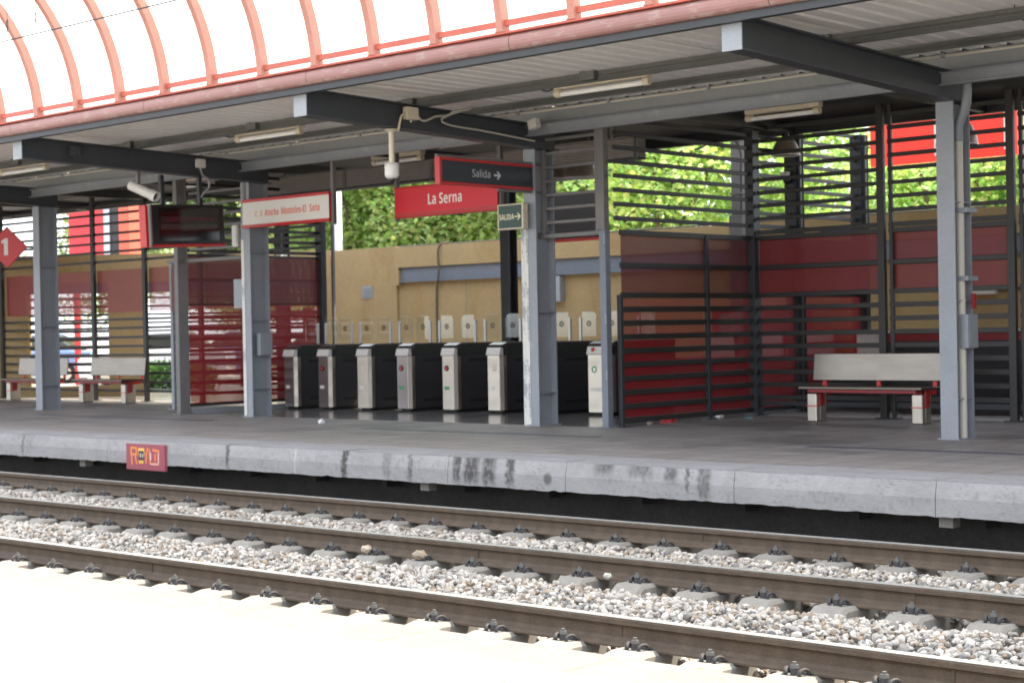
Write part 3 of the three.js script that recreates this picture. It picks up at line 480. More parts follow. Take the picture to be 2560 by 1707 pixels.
  const f2 = copy(f, [0, 0, 0], 'light grey slats between the post and the column, above the left red screen'); f2.scale.x = 1; f2.position.set(0, 0, 0);
  f2.position.x = -21.95 + 14.32; for (const c of f2.children) { c.position.x = c.name === 'slat' ? (c.position.x + 13.85) * 1.75 - 13.46 : c.position.x; c.scale.x = c.name === 'slat' ? 1.75 : c.name === 'bottom_rail' ? 1.5 : 1; if (c.name === 'bottom_rail') c.position.x = 7.04; }
  f2.children.filter((c) => c.name === 'stile')[1].position.x = 0.72;
  const g = thing('gate_leaf', 'narrow slatted gate leaf standing open beside the left red screen', 'gate');
  const J = [-22.1, -16.5], K = [-23.6, -17.38]; post(g, K[0], K[1], 2.52, 0.08, mat.steelBlue); post(g, J[0], J[1], 2.52, 0.05); bay(g, J, K, LEV); sheetBay(g, J, K, 1.67, 2.43, mat.maroonMesh, 'maroon_sheet', 0.03);
  const b = thing('left_back_screen', 'dark slatted screen with a faded red band, behind the left benches', 'screen');
  const qx = [-21.98, -23.6, -25.3, -27.04, -28.77, -30.5, -32.2, -33.9, -35.6];
  for (let i = 1; i < qx.length; i++) { post(b, qx[i], -19.26, 4.1, 0.1, mat.slat, 0.07); const p = [qx[i], -19.3], q = [qx[i - 1], -19.3]; bay(b, p, q, [0.2, 0.375, 0.55, 0.725, 0.9, 1.075, 1.25, 1.43, 1.6], 0.05); bay(b, p, q, [2.75, 2.94, 3.12, 3.3, 3.5, 3.69, 3.87], 0.05); sheetBay(b, p, q, 1.74, 2.58, mat.paleMesh, 'red_band', 0.04); }
}

// ------------------------------------------------------------------ turnstiles
{
  const W = 0.27, Lc = 1.55;
  const outline = [[0, 0.05], [0, 0.875], [0.035, 0.885], [0.0, 0.985], [-0.03, 1.03], [-0.14, 1.065], [-Lc, 1.065], [-Lc, 0.05]];
  const sideShape = (pts, x0, x1, bev) => alongX(pts, x0, x1, bev);
  function turnstile(x, z, label, opt) {
    const w = opt.w ?? W, t = thing('turnstile', label, 'turnstile', [x, 0, z], 0, 'ticket turnstiles in a row');
    part('cabinet', sideShape([[-0.06, 0.05], [-0.06, 1.0], [-0.15, 1.05], [-Lc, 1.05], [-Lc, 0.05]], 0.004, w - 0.004), mat.blackPanel, t);
    part('upper_band', box(w - 0.003, w + 0.004, 0.875, 1.045, -Lc + 0.02, -0.13), mat.blackBand, t);
    for (const y of [0.8, 0.18]) part('vent_slot', box(w - 0.006, w + 0.003, y - 0.025, y + 0.025, -0.86, -0.3), mat.rubber, t);
    part('side_panel', box(w - 0.0045, w + 0.001, 0.07, 0.868, -Lc + 0.02, -0.125), mat.blackPanel, t);
    part('plinth', box(0.03, w - 0.03, 0, 0.05, -Lc + 0.05, -0.05), mat.rubber, t);
    part('front_panel', alongX([[0, 0.05], [0, 0.868], [-0.06, 0.868], [-0.06, 0.05]], 0, w - 0.045), opt.dark ? mat.mirrorDark : mat.stainless, t, opt.dark ? 'dark mirror-like front panel' : undefined);
    part('corner_trim', alongY([[w - 0.044, 0], [w - 0.03, 0], [w + 0.004, -0.055], [w + 0.004, -0.12], [w - 0.044, -0.12]], 0.05, 0.868), mat.stainless, t);
    part('reader_head', sideShape([[0.0, 0.872], [0.035, 0.882], [0.002, 0.985], [-0.05, 0.985], [-0.05, 0.872]], -0.004, w + 0.002, 0.004), mat.whitePlastic, t, 'white sloping ticket reader');
    part('top_cap', sideShape([[0.0, 0.987], [-0.03, 1.03], [-0.14, 1.066], [-Lc, 1.066], [-Lc, 1.05], [-0.05, 0.987]], -0.002, w + 0.002), mat.mirrorDark, t);
    for (const k of opt.marks ?? []) {
      if (k === 'cross') { const d = part('signal_lamp', clean(new THREE.CylinderGeometry(0.045, 0.045, 0.008, 24).rotateX(Math.PI / 2).translate(0.09, 0.68, 0.004)), mat.black, t, 'round signal showing a red cross'); const q = part('red_cross', [box(-0.026, 0.026, -0.006, 0.006, 0, 0.003), box(-0.006, 0.006, -0.026, 0.026, 0, 0.0031)], std({ color: rgb(0.4, 0.01, 0.01), emissive: rgb(0.12, 0.003, 0.003), roughness: 0.4 }), d); q.position.set(0.09, 0.68, 0.0085); q.rotation.z = Math.PI / 4; }
      if (k === 'pink') part('sticker', box(0.1, 0.17, 0.63, 0.72, 0, 0.003), print(64, 96, (g, a, b) => { g.fillStyle = '#c9b9a6'; g.fillRect(0, 0, a, b); g.fillStyle = '#c8553f'; g.fillRect(14, 24, 44, 60); g.fillStyle = '#d9c9b5'; g.fillRect(26, 40, 12, 30); }), t);
      if (k === 'white') part('label_plate', box(0.04, opt.w ? 0.26 : 0.13, 0.35, 0.4, 0, 0.003), mat.whitePlastic, t);
      if (k === 'green') part('label_plate', box(0.04, 0.14, 0.35, 0.4, 0, 0.003), print(96, 48, (g, a, b) => { g.fillStyle = '#3f8a5c'; g.fillRect(0, 0, a, b); g.fillStyle = '#dfe8d8'; g.fillRect(16, 14, 24, 20); g.fillRect(56, 10, 20, 10); }), t, 'small green label');
      if (k === 'ring') { part('sticker', clean(new THREE.RingGeometry(0.028, 0.048, 24).translate(0.11, 0.66, 0.003)), std({ color: rgb(0.05, 0.32, 0.16), roughness: 0.5 }), t, 'green round sticker'); }
      if (k === 'button') part('button', clean(new THREE.CylinderGeometry(0.032, 0.032, 0.02, 20).rotateX(Math.PI / 2 - 0.3).translate(0.11, 0.945, 0.02)), mat.redPaint, t, 'round red button');
    }
    // glass leaves between stainless posts
    const leaf = (s) => { const sh = new THREE.Shape(); sh.moveTo(0, 0); sh.lineTo(0.27, 0); sh.lineTo(0.27, 0.29); sh.quadraticCurveTo(0.27, 0.35, 0.21, 0.36); sh.lineTo(0, 0.36); const g = new THREE.ExtrudeGeometry(sh, { depth: 0.01, bevelEnabled: false }); if (s < 0) g.rotateY(Math.PI); return clean(g); };
    for (const s of [-1, 1]) {
      const cx = w / 2 + s * (w / 2 - 0.03);
      part('gate_post', box(cx - 0.022, cx + 0.022, 1.066, 1.42, -0.74, -0.7, 0.008), mat.guide, t);
      const g = part('glass_leaf', leaf(s), mat.glass, t); g.position.set(cx + s * 0.035, 1.13, -0.72);
      part('leaf_edge', [s > 0 ? box(0.27, 0.275, 0.0, 0.3, 0, 0.01) : box(-0.275, -0.27, 0.0, 0.3, -0.01, 0), s > 0 ? box(0, 0.215, 0.36, 0.366, 0, 0.01) : box(-0.215, 0, 0.36, 0.366, -0.01, 0)], mat.glassEdge, g);
      if (opt.icons !== false) { const k = part('pictogram', clean(new THREE.RingGeometry(0.024, 0.043, 24)), mat.black, g); k.position.set(s * 0.13, 0.19, s > 0 ? 0.0115 : 0.0015); const c = part('pictogram', box(-0.014, 0.014, -0.006, 0.006, 0, 0.001), mat.black, g); c.position.set(s * 0.13, 0.19, s > 0 ? 0.0115 : 0.0015); }
    }
    return t;
  }
  const row = (x) => -18.14 - 0.38 * (x + 21.5) / 6.2;
  const X = [-21.6, -20.8, -19.92, -19.06, -18.12, -17.22, -16.28, -15.36];
  const defs = [
    ['dark fronted turnstile at the left end of the row', { dark: true, marks: ['white'], icons: false }], ['dark fronted turnstile with a red cross, second from the left', { dark: true, marks: ['cross', 'white'] }],
    ['bright steel turnstile with a pink sticker, third from the left', { marks: ['pink', 'white'] }], ['dark fronted turnstile with a red cross and green label, fourth from the left', { dark: true, marks: ['cross', 'green'] }],
    ['bright steel turnstile with a red cross and green label, fifth from the left', { marks: ['cross', 'green'] }], ['bright steel turnstile with pink sticker, just left of the green exit sign column', { marks: ['pink', 'white'] }],
    ['turnstile mostly hidden behind the column with the green exit sign', { marks: [] }], ['wide steel turnstile with red button and green sticker at the right end', { w: 0.4, marks: ['button', 'ring', 'white'] }]];
  defs.forEach(([l, o], i) => turnstile(X[i], row(X[i]), l, o));
}

// ------------------------------------------------------------------ benches
{
  const perf = new THREE.MeshStandardMaterial({ map: mat.stainlessBench.map, metalness: 0.9, roughness: 0.22 });
  function bench(x, label) {
    const t = thing('bench', label, 'bench', [x, 0, -18.3], 0, 'steel platform benches');
    const sh = new THREE.Shape([[-0.81, 0], [0.81, 0], [0.9, -0.42], [-0.9, -0.42]].map(([a, b]) => new THREE.Vector2(a, -b)));
    const seat = new THREE.ExtrudeGeometry(sh, { depth: 0.022, bevelEnabled: true, bevelSize: 0.006, bevelThickness: 0.006, bevelSegments: 1 }); seat.rotateX(-Math.PI / 2); seat.translate(0, 0.43, 0);
    part('seat', metric(clean(seat)), mat.stainlessBench, t);
    const back = metric(clean(new RoundedBoxGeometry(1.78, 0.35, 0.025, 1, 0.01))); const bk = part('backrest', back, perf, t); bk.position.set(0, 0.69, -0.49); bk.rotation.x = -0.12;
    part('seat_beam', box(-0.74, 0.74, 0.37, 0.425, -0.26, -0.16), mat.redDark, t); part('seat_apron', box(-0.72, 0.72, 0.385, 0.424, -0.06, -0.045), mat.redDark, t);
    for (const s of [-0.74, 0.0, 0.74]) part('back_bracket', [box(s - 0.025, s + 0.025, 0.44, 0.53, -0.515, -0.485), box(s - 0.025, s + 0.025, 0.36, 0.44, -0.47, -0.26)], mat.redPaint, t);
    for (const s of [-0.7, 0.7]) { const l = part('leg', box(s - 0.07, s + 0.07, 0.0, 0.37, -0.2, -0.1, 0.02), mat.stainless, t); part('red_band', box(s - 0.073, s + 0.073, 0.2, 0.214, -0.203, -0.097), mat.redPaint, l); part('leg_side', box(s - 0.06, s + 0.06, 0.0, 0.37, -0.36, -0.203, 0.02), mat.stainless, t); part('red_stay', box(s + 0.072, s + 0.092, 0.21, 0.42, -0.26, -0.16), mat.redDark, t); }
    return t;
  }
  bench(-10.84, 'steel bench with red stays before the right slatted screen, left of the rain pipe column').scale.x = 1.06;
  bench(-27.3, 'steel bench left of centre, in front of the faded red band');
  bench(-29.9, 'steel bench at far left, partly hidden by the column beside the number sign');
  bench(-7.75, 'steel bench cut off by the right edge of the view');
}

// ------------------------------------------------------------------ signs
const ARROW = (g, x, y, l, s, c) => { g.strokeStyle = c; g.lineWidth = s; g.lineCap = 'butt'; g.beginPath(); g.moveTo(x, y); g.lineTo(x + l, y); g.moveTo(x + l * 0.52, y - l * 0.42); g.lineTo(x + l * 0.97, y); g.lineTo(x + l * 0.52, y + l * 0.42); g.stroke(); };
function boardSign(t, w, h, draw, frameMat, bar = 0.035, d = 0.1) {   // centred on the origin, facing +z
  part('casing', box(-w / 2 + 0.004, w / 2 - 0.004, -h / 2 + 0.004, h / 2 - 0.004, -d, -0.006), frameMat, t);
  part('frame', [box(-w / 2, w / 2, h / 2 - bar, h / 2, -d - 0.01, 0.012, 0.006), box(-w / 2, w / 2, -h / 2, -h / 2 + bar, -d - 0.01, 0.012, 0.006)], frameMat, t);
  const f = part('sign_face', face(w - 0.01, h - 2 * bar), print(1024, Math.round((1024 * (h - 2 * bar)) / w), draw), t); f.position.z = 0.0;
  return t;
}
{
  const a = thing('destination_sign', 'white hanging sign with faded red lettering in a red frame', 'sign', [-19.22, 3.08, -16.2]);
  boardSign(a, 1.98, 0.43, (g, w, h) => { g.fillStyle = '#d9d4cb'; g.fillRect(0, 0, w, h); const c = '#d8543c', y = h * 0.66, s = h * 0.42;
    squeezed(g, '1', 95, y + 4, s * 0.8, 16, '#e6c3a6'); squeezed(g, 'C', 148, y + 2, s * 0.85, 38, '#dd9877'); squeezed(g, '5', 218, y + 1, s * 0.85, 30, '#dd8a6a'); squeezed(g, 'Atocha', 272, y, s * 0.95, 172, c); squeezed(g, 'Mostoles-El', 468, y - 2, s, 300, c); squeezed(g, 'Soto', 800, y - 4, s, 122, c); }, mat.redPaint, 0.045);
  for (const s of [-1.0, 1.01]) part('hanger', box(s - 0.03, s + 0.03, s < 0 ? -0.2 : -0.26, 0.74, -0.1, -0.04), mat.greyPost, a);
  const b = thing('station_sign', 'red hanging station name sign with white lettering', 'sign', [-16.68, 3.12, -17.0]);
  boardSign(b, 2.04, 0.45, (g, w, h) => { g.fillStyle = '#d8202f'; g.fillRect(0, 0, w, h); g.fillStyle = '#b3403c'; g.fillRect(0, h - 16, w, 10); squeezed(g, 'La Serna', 335, h * 0.66, h * 0.54, 352, '#ece8e2'); }, mat.redPaint, 0.03);
  for (const s of [-1.03, 1.03]) part('hanger', box(s - 0.025, s + 0.025, s < 0 ? -0.26 : -0.22, 0.85, -0.09, -0.03), mat.greyPost, b);
  const c = thing('exit_sign', 'dark sign with a red frame, grey word and arrow, fixed square to the column', 'sign', [-14.35, 3.2, -15.42], Math.PI / 2);
  boardSign(c, 1.76, 0.33, (g, w, h) => { const q = g.createLinearGradient(0, 0, 0, h); g.fillStyle = '#2f3339'; g.fillRect(0, 0, w, h); squeezed(g, 'Salida', 335, h * 0.68, h * 0.5, 200, '#c9cbcc', ''); ARROW(g, 570, h * 0.53, 68, 15, '#c9cbcc'); }, mat.redPaint, 0.035, 0.06);
  part('side_frame', [box(-0.885, -0.845, -0.166, 0.166, -0.07, 0.013), box(0.845, 0.885, -0.166, 0.166, -0.07, 0.013)], mat.redPaint, c);
  part('bracket', box(-0.9, 1.08, 0.167, 0.2, -0.05, -0.01), mat.greyPost, c); part('bracket', box(0.2, 1.08, -0.2, -0.167, -0.05, -0.01), mat.greyPost, c);
  const d = thing('green_exit_sign', 'small green sign with pale lettering and arrow in a cream case', 'sign', [-14.62, 2.71, -16.1]);
  part('case', box(-0.225, 0.225, -0.165, 0.165, -0.1, -0.002, 0.008), mat.cream, d);
  part('sign_face', face(0.4, 0.295), print(512, 376, (g, w, h) => { g.fillStyle = '#0d3a2e'; g.fillRect(0, 0, w, h); squeezed(g, 'SALIDA', 10, h * 0.63, h * 0.34, 335, '#cfc9a6'); ARROW(g, 352, h * 0.51, 135, 22, '#cfc9a6'); }), d);
  part('fixing', box(0.1, 0.16, -0.05, 0.05, -0.15, -0.101), mat.greyBox, d);
  const e = thing('number_sign', 'red diamond platform sign with a white figure one, by the leftmost column', 'sign', [-26.63, 2.88, -16.05], 0.72);
  const dia = new THREE.Shape([[0, -0.36], [0.355, 0], [0, 0.36], [-0.355, 0]].map((p) => new THREE.Vector2(...p)));
  part('plate', clean(new THREE.ExtrudeGeometry(dia, { depth: 0.04, bevelEnabled: true, bevelSize: 0.006, bevelThickness: 0.006, bevelSegments: 1 }).translate(0, 0, -0.05)), std({ color: rgb(0.46, 0.012, 0.018), roughness: 0.42 }), e);
  const one = new THREE.Shape([[-0.035, -0.14], [0.035, -0.14], [0.035, 0.16], [-0.01, 0.16], [-0.08, 0.11], [-0.08, 0.06], [-0.035, 0.085]].map((p) => new THREE.Vector2(...p)));
  part('figure', clean(new THREE.ExtrudeGeometry(one, { depth: 0.003, bevelEnabled: false }).translate(-0.015, 0, -0.003)), mat.whitePlastic, e);
  part('arm', box(0.3, 0.72, -0.02, 0.02, -0.06, -0.03), mat.darkFrame, e);
  const p = thing('edge_plate', 'red painted plate covered in orange and yellow scrawl, fixed to the platform edge', 'plate', [-16.77, -0.19, EDGE + 0.03]);
  part('plate', box(-0.39, 0.39, -0.155, 0.155, -0.03, -0.003), std({ color: rgb(0.3, 0.07, 0.085), roughness: 0.6 }), p);
  const pf = part('plate_face', face(0.775, 0.305), print(512, 202, (g, w, h) => { g.fillStyle = '#8f434e'; g.fillRect(0, 0, w, h); g.lineWidth = 17; g.strokeStyle = '#d97c33'; g.strokeRect(66, 30, 70, 52); g.beginPath(); g.moveTo(66, 30); g.lineTo(76, 165); g.moveTo(120, 90); g.lineTo(140, 160); g.moveTo(290, 25); g.lineTo(270, 70); g.lineTo(262, 150); g.moveTo(310, 34); g.lineTo(320, 150); g.moveTo(350, 40); g.lineTo(430, 46); g.lineTo(426, 150); g.lineTo(340, 150); g.stroke(); g.fillStyle = '#e0b04a'; g.fillRect(160, 30, 84, 60); g.fillStyle = '#2c2a2c'; g.fillRect(166, 52, 70, 72); g.fillStyle = '#a9a58e'; g.fillRect(182, 70, 18, 34); g.fillRect(212, 74, 14, 30); g.fillStyle = '#c9a13f'; g.fillRect(166, 128, 64, 24); g.fillStyle = '#c3a9a4'; g.fillRect(318, 62, 16, 60); g.fillRect(420, 62, 14, 84); g.fillRect(318, 146, 100, 10); g.fillStyle = '#cf6a3a'; g.fillRect(372, 66, 26, 62); }), p);
  // information display hung under the beam
  const s = thing('information_display', 'black information display in red casing hanging under the beam beside the white sign', 'display screen', [-20.0, 2.86, -15.03], Math.PI / 2);
  const tilt = new THREE.Group(); 
  part('casing', box(-0.655, 0.655, -0.3, 0.3, -0.26, -0.02, 0.012), mat.redDark, s); part('side_cheek', [box(-0.672, -0.656, -0.3, 0.3, -0.26, -0.17), box(-0.69, -0.656, -0.3, 0.3, -0.15, -0.08)], mat.redPaint, s); part('edge_trim', box(-0.668, -0.64, -0.3, 0.3, -0.05, 0.004), mat.greyPost, s);
  part('bezel', box(-0.64, 0.655, -0.27, 0.305, -0.03, 0.0, 0.006), mat.black, s); part('bottom_trim', box(-0.655, 0.655, -0.305, -0.272, -0.26, 0.004), mat.redPaint, s);
  const sf = part('screen', face(1.08, 0.48), print(512, 228, (g, w, h) => { g.fillStyle = '#0b0b0c'; g.fillRect(0, 0, w, h); g.fillStyle = '#232223'; g.fillRect(14, 62, w - 28, 36); g.fillStyle = '#302d2d'; g.fillRect(14, 114, w - 28, 34); g.fillStyle = '#4a1719'; for (let k = 0; k < 9; k++) g.fillRect(80 + k * 44, 70, 32, 18); g.fillStyle = '#3a1012'; g.fillRect(14, 148, w - 28, 6); }, { roughness: 0.08 }), s); sf.position.set(0.02, 0.02, 0.002);
  for (const x of [-0.35, 0.33]) part('hanger', box(x - 0.03, x + 0.03, 0.305, 0.74, -0.16, -0.1), mat.darkFrame, s);
  s.rotation.z = 0; s.rotation.order = 'YXZ'; s.rotation.z = 0.035;
  const bb = thing('notice_board', 'large blank dark board with red lower edge hanging behind the light slats', 'board', [-17.58, 3.08, -21]);
  part('panel', box(-0.6, 0.6, -0.36, 0.4, -0.05, 0.0, 0.006), std({ color: rgb(0.045, 0.043, 0.042), roughness: 0.6 }), bb); part('red_edge', box(-0.61, 0.61, -0.41, -0.362, -0.055, 0.006), mat.redPaint, bb); for (const x of [-0.5, 0.5]) part('hanger', box(x - 0.015, x + 0.015, 0.4, 0.98, -0.04, -0.01), mat.darkFrame, bb); part('top_bar', box(-0.6, 0.6, 0.96, 1.0, -0.06, 0.0), mat.darkFrame, bb);
}

// ------------------------------------------------------------------ cameras, boxes, pipes, lamps
{
  const c = thing('tube_camera', 'white cylindrical surveillance camera hanging under the beam above the display', 'camera', [-20.12, 3.36, -14.3]);
  const A = [-0.2, 0.075, 0.04], B = [0.17, -0.1, -0.1];
  part('housing', rod(A, B, 0.072, 20), mat.whitePlastic, c); const d = new THREE.Vector3(B[0] - A[0], B[1] - A[1], B[2] - A[2]).normalize();
  part('lens', rod([B[0], B[1], B[2]], [B[0] + d.x * 0.004, B[1] + d.y * 0.004, B[2] + d.z * 0.004], 0.06, 20), mat.black, c); part('hood', clean(new THREE.CylinderGeometry(0.08, 0.08, 0.1, 20, 1, true).applyQuaternion(new THREE.Quaternion().setFromUnitVectors(new THREE.Vector3(0, 1, 0), d)).translate(B[0], B[1], B[2])), std({ color: rgb(0.6, 0.58, 0.55), side: THREE.DoubleSide }), c);
  part('arm', [box(-0.09, -0.04, 0.06, 0.3, -0.02, 0.03)], mat.greyPost, c);
  const dm = thing('dome_camera', 'cream dome camera on a drop pole under the second beam', 'dome camera', [-14.3, 0, -13.7]);
  part('pole', rod([0, 3.22, 0], [0, 3.62, 0], 0.032, 14), mat.cream, dm); part('mount', clean(new THREE.CylinderGeometry(0.09, 0.03, 0.03, 18).translate(0, 3.61, 0)), mat.cream, dm);
  part('body', clean(new THREE.LatheGeometry([[0, 3.232], [0.084, 3.23], [0.088, 3.17], [0.084, 3.165], [0.086, 3.09], [0.07, 3.06], [0.04, 3.045], [0, 3.045]].map((p) => new THREE.Vector2(...p)), 24)), mat.whitePlastic, dm); part('dome', clean(new THREE.SphereGeometry(0.04, 16, 10).translate(0.005, 3.04, 0)), mat.black, dm);
  const j = (name, label, x, y, z, m, w = 0.13, h = 0.14) => { const t = thing(name, label, 'junction box', [x, y, z]); part('box', box(-0.04, 0.04, -h / 2, h / 2, -w / 2, w / 2, 0.008), m, t); part('gland', rod([0, -h / 2, 0], [0, -h / 2 - 0.03, 0], 0.014, 8), m, t); return t; };
  const j1 = j('junction_box', 'cream cable box on the beam above the dome camera', -14.2, 3.82, -13.93, mat.cream, 0.19, 0.15);
  part('cable', tube([[0, 0, 0.08], [0.01, -0.04, 0.16], [0.01, -0.14, 0.2], [0.03, -0.22, 0.24]], 0.014), mat.cream, j1); part('cable', tube([[0, -0.02, -0.1], [0.0, -0.07, -0.2], [0, 0.0, -0.42], [0, 0.03, -0.62], [0, 0.08, -0.72], [0.02, 0.13, -0.98], [0, 0.18, -1.06]], 0.014), mat.lightPipe, j1); part('cable', tube([[0, 0.1, -0.86], [0.01, 0.04, -0.66], [0, -0.04, -0.5], [0, -0.08, -0.62], [0, -0.11, -1.2], [0, -0.17, -2.2]], 0.012, 40), mat.lightPipe, j1);
  const j2 = j('junction_box', 'pale cable box on the beam above the information display', -20.0, 3.78, -15.27, mat.whitePlastic, 0.14, 0.13); part('cable', tube([[0, -0.07, 0], [0.01, -0.16, -0.02], [0.02, -0.24, -0.12], [0.01, -0.34, -0.14], [0, -0.42, -0.06], [0, -0.5, 0]], 0.015), mat.greyBox, j2);
  j('junction_box', 'small grey cable box on the front half of the leftmost full beam', -20.0, 3.82, -13.13, mat.beamBlue, 0.14, 0.13);
  const wl = thing('wall_speaker', 'small white angled box fixed to the girder above the light slats', 'box', [-14.0, 3.83, -15.9]); part('body', box(-0.07, 0.07, -0.06, 0.06, -0.05, 0.05, 0.012), mat.whitePlastic, wl); part('bracket', box(-0.15, -0.071, -0.01, 0.03, -0.02, 0.02), mat.cable, wl); wl.rotation.z = 0.25;
  // boxes on the column left of the turnstiles
  const b1 = thing('wall_box', 'white upright box on the left of the column beside the white destination sign', 'box', [-20.47, 2.77, -16.3]); part('body', box(-0.09, 0.05, -0.17, 0.17, -0.06, 0.04, 0.02), mat.whitePlastic, b1); part('cover', box(-0.07, 0.03, -0.12, 0.12, 0.041, 0.047), mat.whitePlastic, b1);
  const b2 = thing('grey_panel', 'flat grey panel left of the column above the red screen', 'box', [-20.53, 1.9, -16.38]); part('body', box(-0.13, 0.13, -0.24, 0.21, -0.02, 0.02, 0.004), mat.greyBox, b2); part('fixing', box(0.131, 0.2, -0.02, 0.02, -0.01, 0.01), mat.greyBox, b2);
  const b3 = thing('column_box', 'blue grey box in the side of the column left of the turnstiles', 'box', [-20.1, 1.1, -16.45]); part('body', box(-0.02, 0.07, -0.17, 0.17, -0.14, 0.1, 0.006), mat.steelBlue, b3); part('lid', box(0.071, 0.077, -0.15, 0.15, -0.12, 0.08), mat.steelBlue, b3);
  const b4 = thing('column_box', 'blue grey box low on the column with the rain pipe', 'box', [-8.425, 1.14, -16.45]); part('body', box(-0.02, 0.07, -0.18, 0.18, -0.13, 0.1, 0.006), mat.steelBlue, b4); part('lid', box(0.071, 0.077, -0.16, 0.16, -0.11, 0.08), mat.steelBlue, b4); part('red_label', box(0.02, 0.06, 0.24, 0.4, -0.12, -0.08), mat.redDark, b4);
  const rp = thing('rain_pipe', 'cream rainwater pipe in the recess of the right column, grey bend on top', 'pipe', [-8.47, 0, -16.43]);
  part('pipe', rod([0, 0.0, 0], [0, 3.2, 0], 0.045, 16), mat.lightPipe, rp); part('bend', tube([[0, 3.15, 0], [0.0, 3.3, 0], [0.1, 3.5, 0.03], [0.13, 3.62, 0.05], [0.13, 3.86, 0.05]], 0.052, 24, 14), mat.steelBlue, rp); for (const y of [1.7, 2.42]) part('clamp', box(-0.06, 0.12, y - 0.025, y + 0.025, -0.16, 0.07), mat.steelBlue, rp);
  const cd = thing('cable_conduit', 'thin pale conduit running along under the canopy in front of the girder', 'conduit'); part('pipe', rod([-44, 3.935, -15.62], [6, 3.935, -15.62], 0.014, 8), mat.lightPipe, cd); for (let x = -43; x < 6; x += 1.45) part('clip', box(x - 0.02, x + 0.02, 3.92, 3.96, -15.64, -15.58), mat.greyBox, cd);
  // fluorescent fittings, all unlit
  function tubeLamp(x, y, z, len, label, group) {
    const t = thing('tube_lamp', label, 'fluorescent lamp', [x, y, z], 0, group);
    part('batten', box(-len / 2, len / 2, 0, 0.075, -0.055, 0.055, 0.012), mat.cream, t); for (const s of [-1, 1]) part('end_cap', rod([s * (len / 2 - 0.005), -0.045, 0.01], [s * (len / 2 - 0.09), -0.045, 0.01], 0.045, 12), mat.cream, t); part('tube', rod([-len / 2 + 0.08, -0.055, 0.01], [len / 2 - 0.08, -0.055, 0.01], 0.03, 12), mat.tubeGlass, t);
    part('suspension', [box(-0.35, -0.32, 0.07, 0.2, -0.01, 0.01), box(0.32, 0.35, 0.07, 0.2, -0.01, 0.01)], mat.purlin, t); return t;
  }
  const tl = tubeLamp(-11.83, 3.97, -14.6, 1.36, 'unlit cream tube lamp under the canopy right of the dome camera', 'tube lamps under the canopy'); part('cable', tube([[-0.66, 0.03, 0], [-0.8, 0.0, 0.05], [-0.86, 0.06, 0.12], [-0.84, 0.14, 0.25]], 0.012), mat.cable, tl);
  copy(tl, [-17.61, 3.97, -14.6], 'unlit cream tube lamp under the canopy between the two left beams'); copy(tl, [-23.66, 3.97, -14.6], 'unlit cream tube lamp under the canopy at the far left edge'); copy(tl, [-6.0, 3.97, -14.6], 'unlit tube lamp beyond the top right corner');
  const hl = tubeLamp(-11.67, 3.93, -18, 1.1, 'unlit twin cream tube lamp in the dark hall above the right slatted screen', 'tube lamps inside the hall');
  copy(hl, [-18.65, 3.93, -18.0], 'unlit tube lamp in the dark hall behind the dome camera'); copy(hl, [-15.0, 3.78, -18.6], 'unlit tube lamp behind the light slats beside the pendant lamps'); copy(hl, [-23.9, 3.93, -18.1], 'unlit tube lamp behind the top of the information display'); copy(hl, [-16.6, 3.98, -17.4], 'unlit tube lamp over the dark exit sign');
  // bell shaped pendants
  function pendant(x, y, z, r, label) {
    const t = thing('pendant_lamp', label, 'pendant lamp', [x, y, z], 0, 'bell shaped hall lamps');
    const sh = part('shade', clean(new THREE.LatheGeometry([[0.05, 0.36], [0.11, 0.34], [0.19, 0.25], [0.25, 0.12], [0.27, 0.0], [0.262, 0.0], [0.242, 0.12], [0.18, 0.24], [0.1, 0.325], [0.05, 0.34]].map(([a, b]) => new THREE.Vector2(a * r / 0.27, b * r / 0.27)), 28)), std({ map: mottle(0.2, 0.165, 0.125, 0.2, 0.6), roughness: 0.4, side: THREE.DoubleSide }), t);
    part('neck', rod([0, 0.34 * r / 0.27, 0], [0, 0.5, 0], 0.05, 14), mat.darkFrame, t); part('gear_box', box(-0.14, 0.14, 0.5, 0.6, -0.1, 0.1, 0.01), mat.greyBox, t); part('stem', rod([0, 0.6, 0], [0, 4.08 - y, 0], 0.012, 8), mat.darkFrame, t); part('rim', clean(new THREE.TorusGeometry(r * 0.99, 0.008, 6, 28).rotateX(Math.PI / 2)), mat.tubeGlass, t); return t;
  }
  pendant(-16.66, 3.57, -19.98, 0.27, 'brown bell lamp behind the light slats, right one of the pair'); pendant(-17.25, 3.6, -20.05, 0.25, 'brown bell lamp behind the light slats beside the column, left one of the pair');
  pendant(-13.0, 3.62, -20.1, 0.2, 'bell lamp seen against white sky between the two dark hall columns'); pendant(-10.28, 3.51, -19.0 - 0.9, 0.27, 'bell lamp hanging in front of the red panels at right');
  // small cameras on posts in the hall
  for (const [x, y, z, l] of [[-24.2, 2.72, -20.25, 'small dome camera on the hall column above the left red screen'], [-13.2, 3.36, -20.38, 'small dome camera on a dark column behind the upper right slats'], [-29.2, 2.78, -21.6, 'small dome camera on the angled tan wall at left']]) { const t = thing('wall_camera', l, 'camera', [x, y, z]); part('body', clean(new THREE.CylinderGeometry(0.075, 0.06, 0.11, 16)), mat.whitePlastic, t); part('dome', clean(new THREE.SphereGeometry(0.058, 14, 10).translate(0.03, -0.06, 0)), mat.black, t); part('arm', box(-0.02, 0.02, -0.02, 0.02, -0.18, -0.05), mat.greyBox, t); }
}

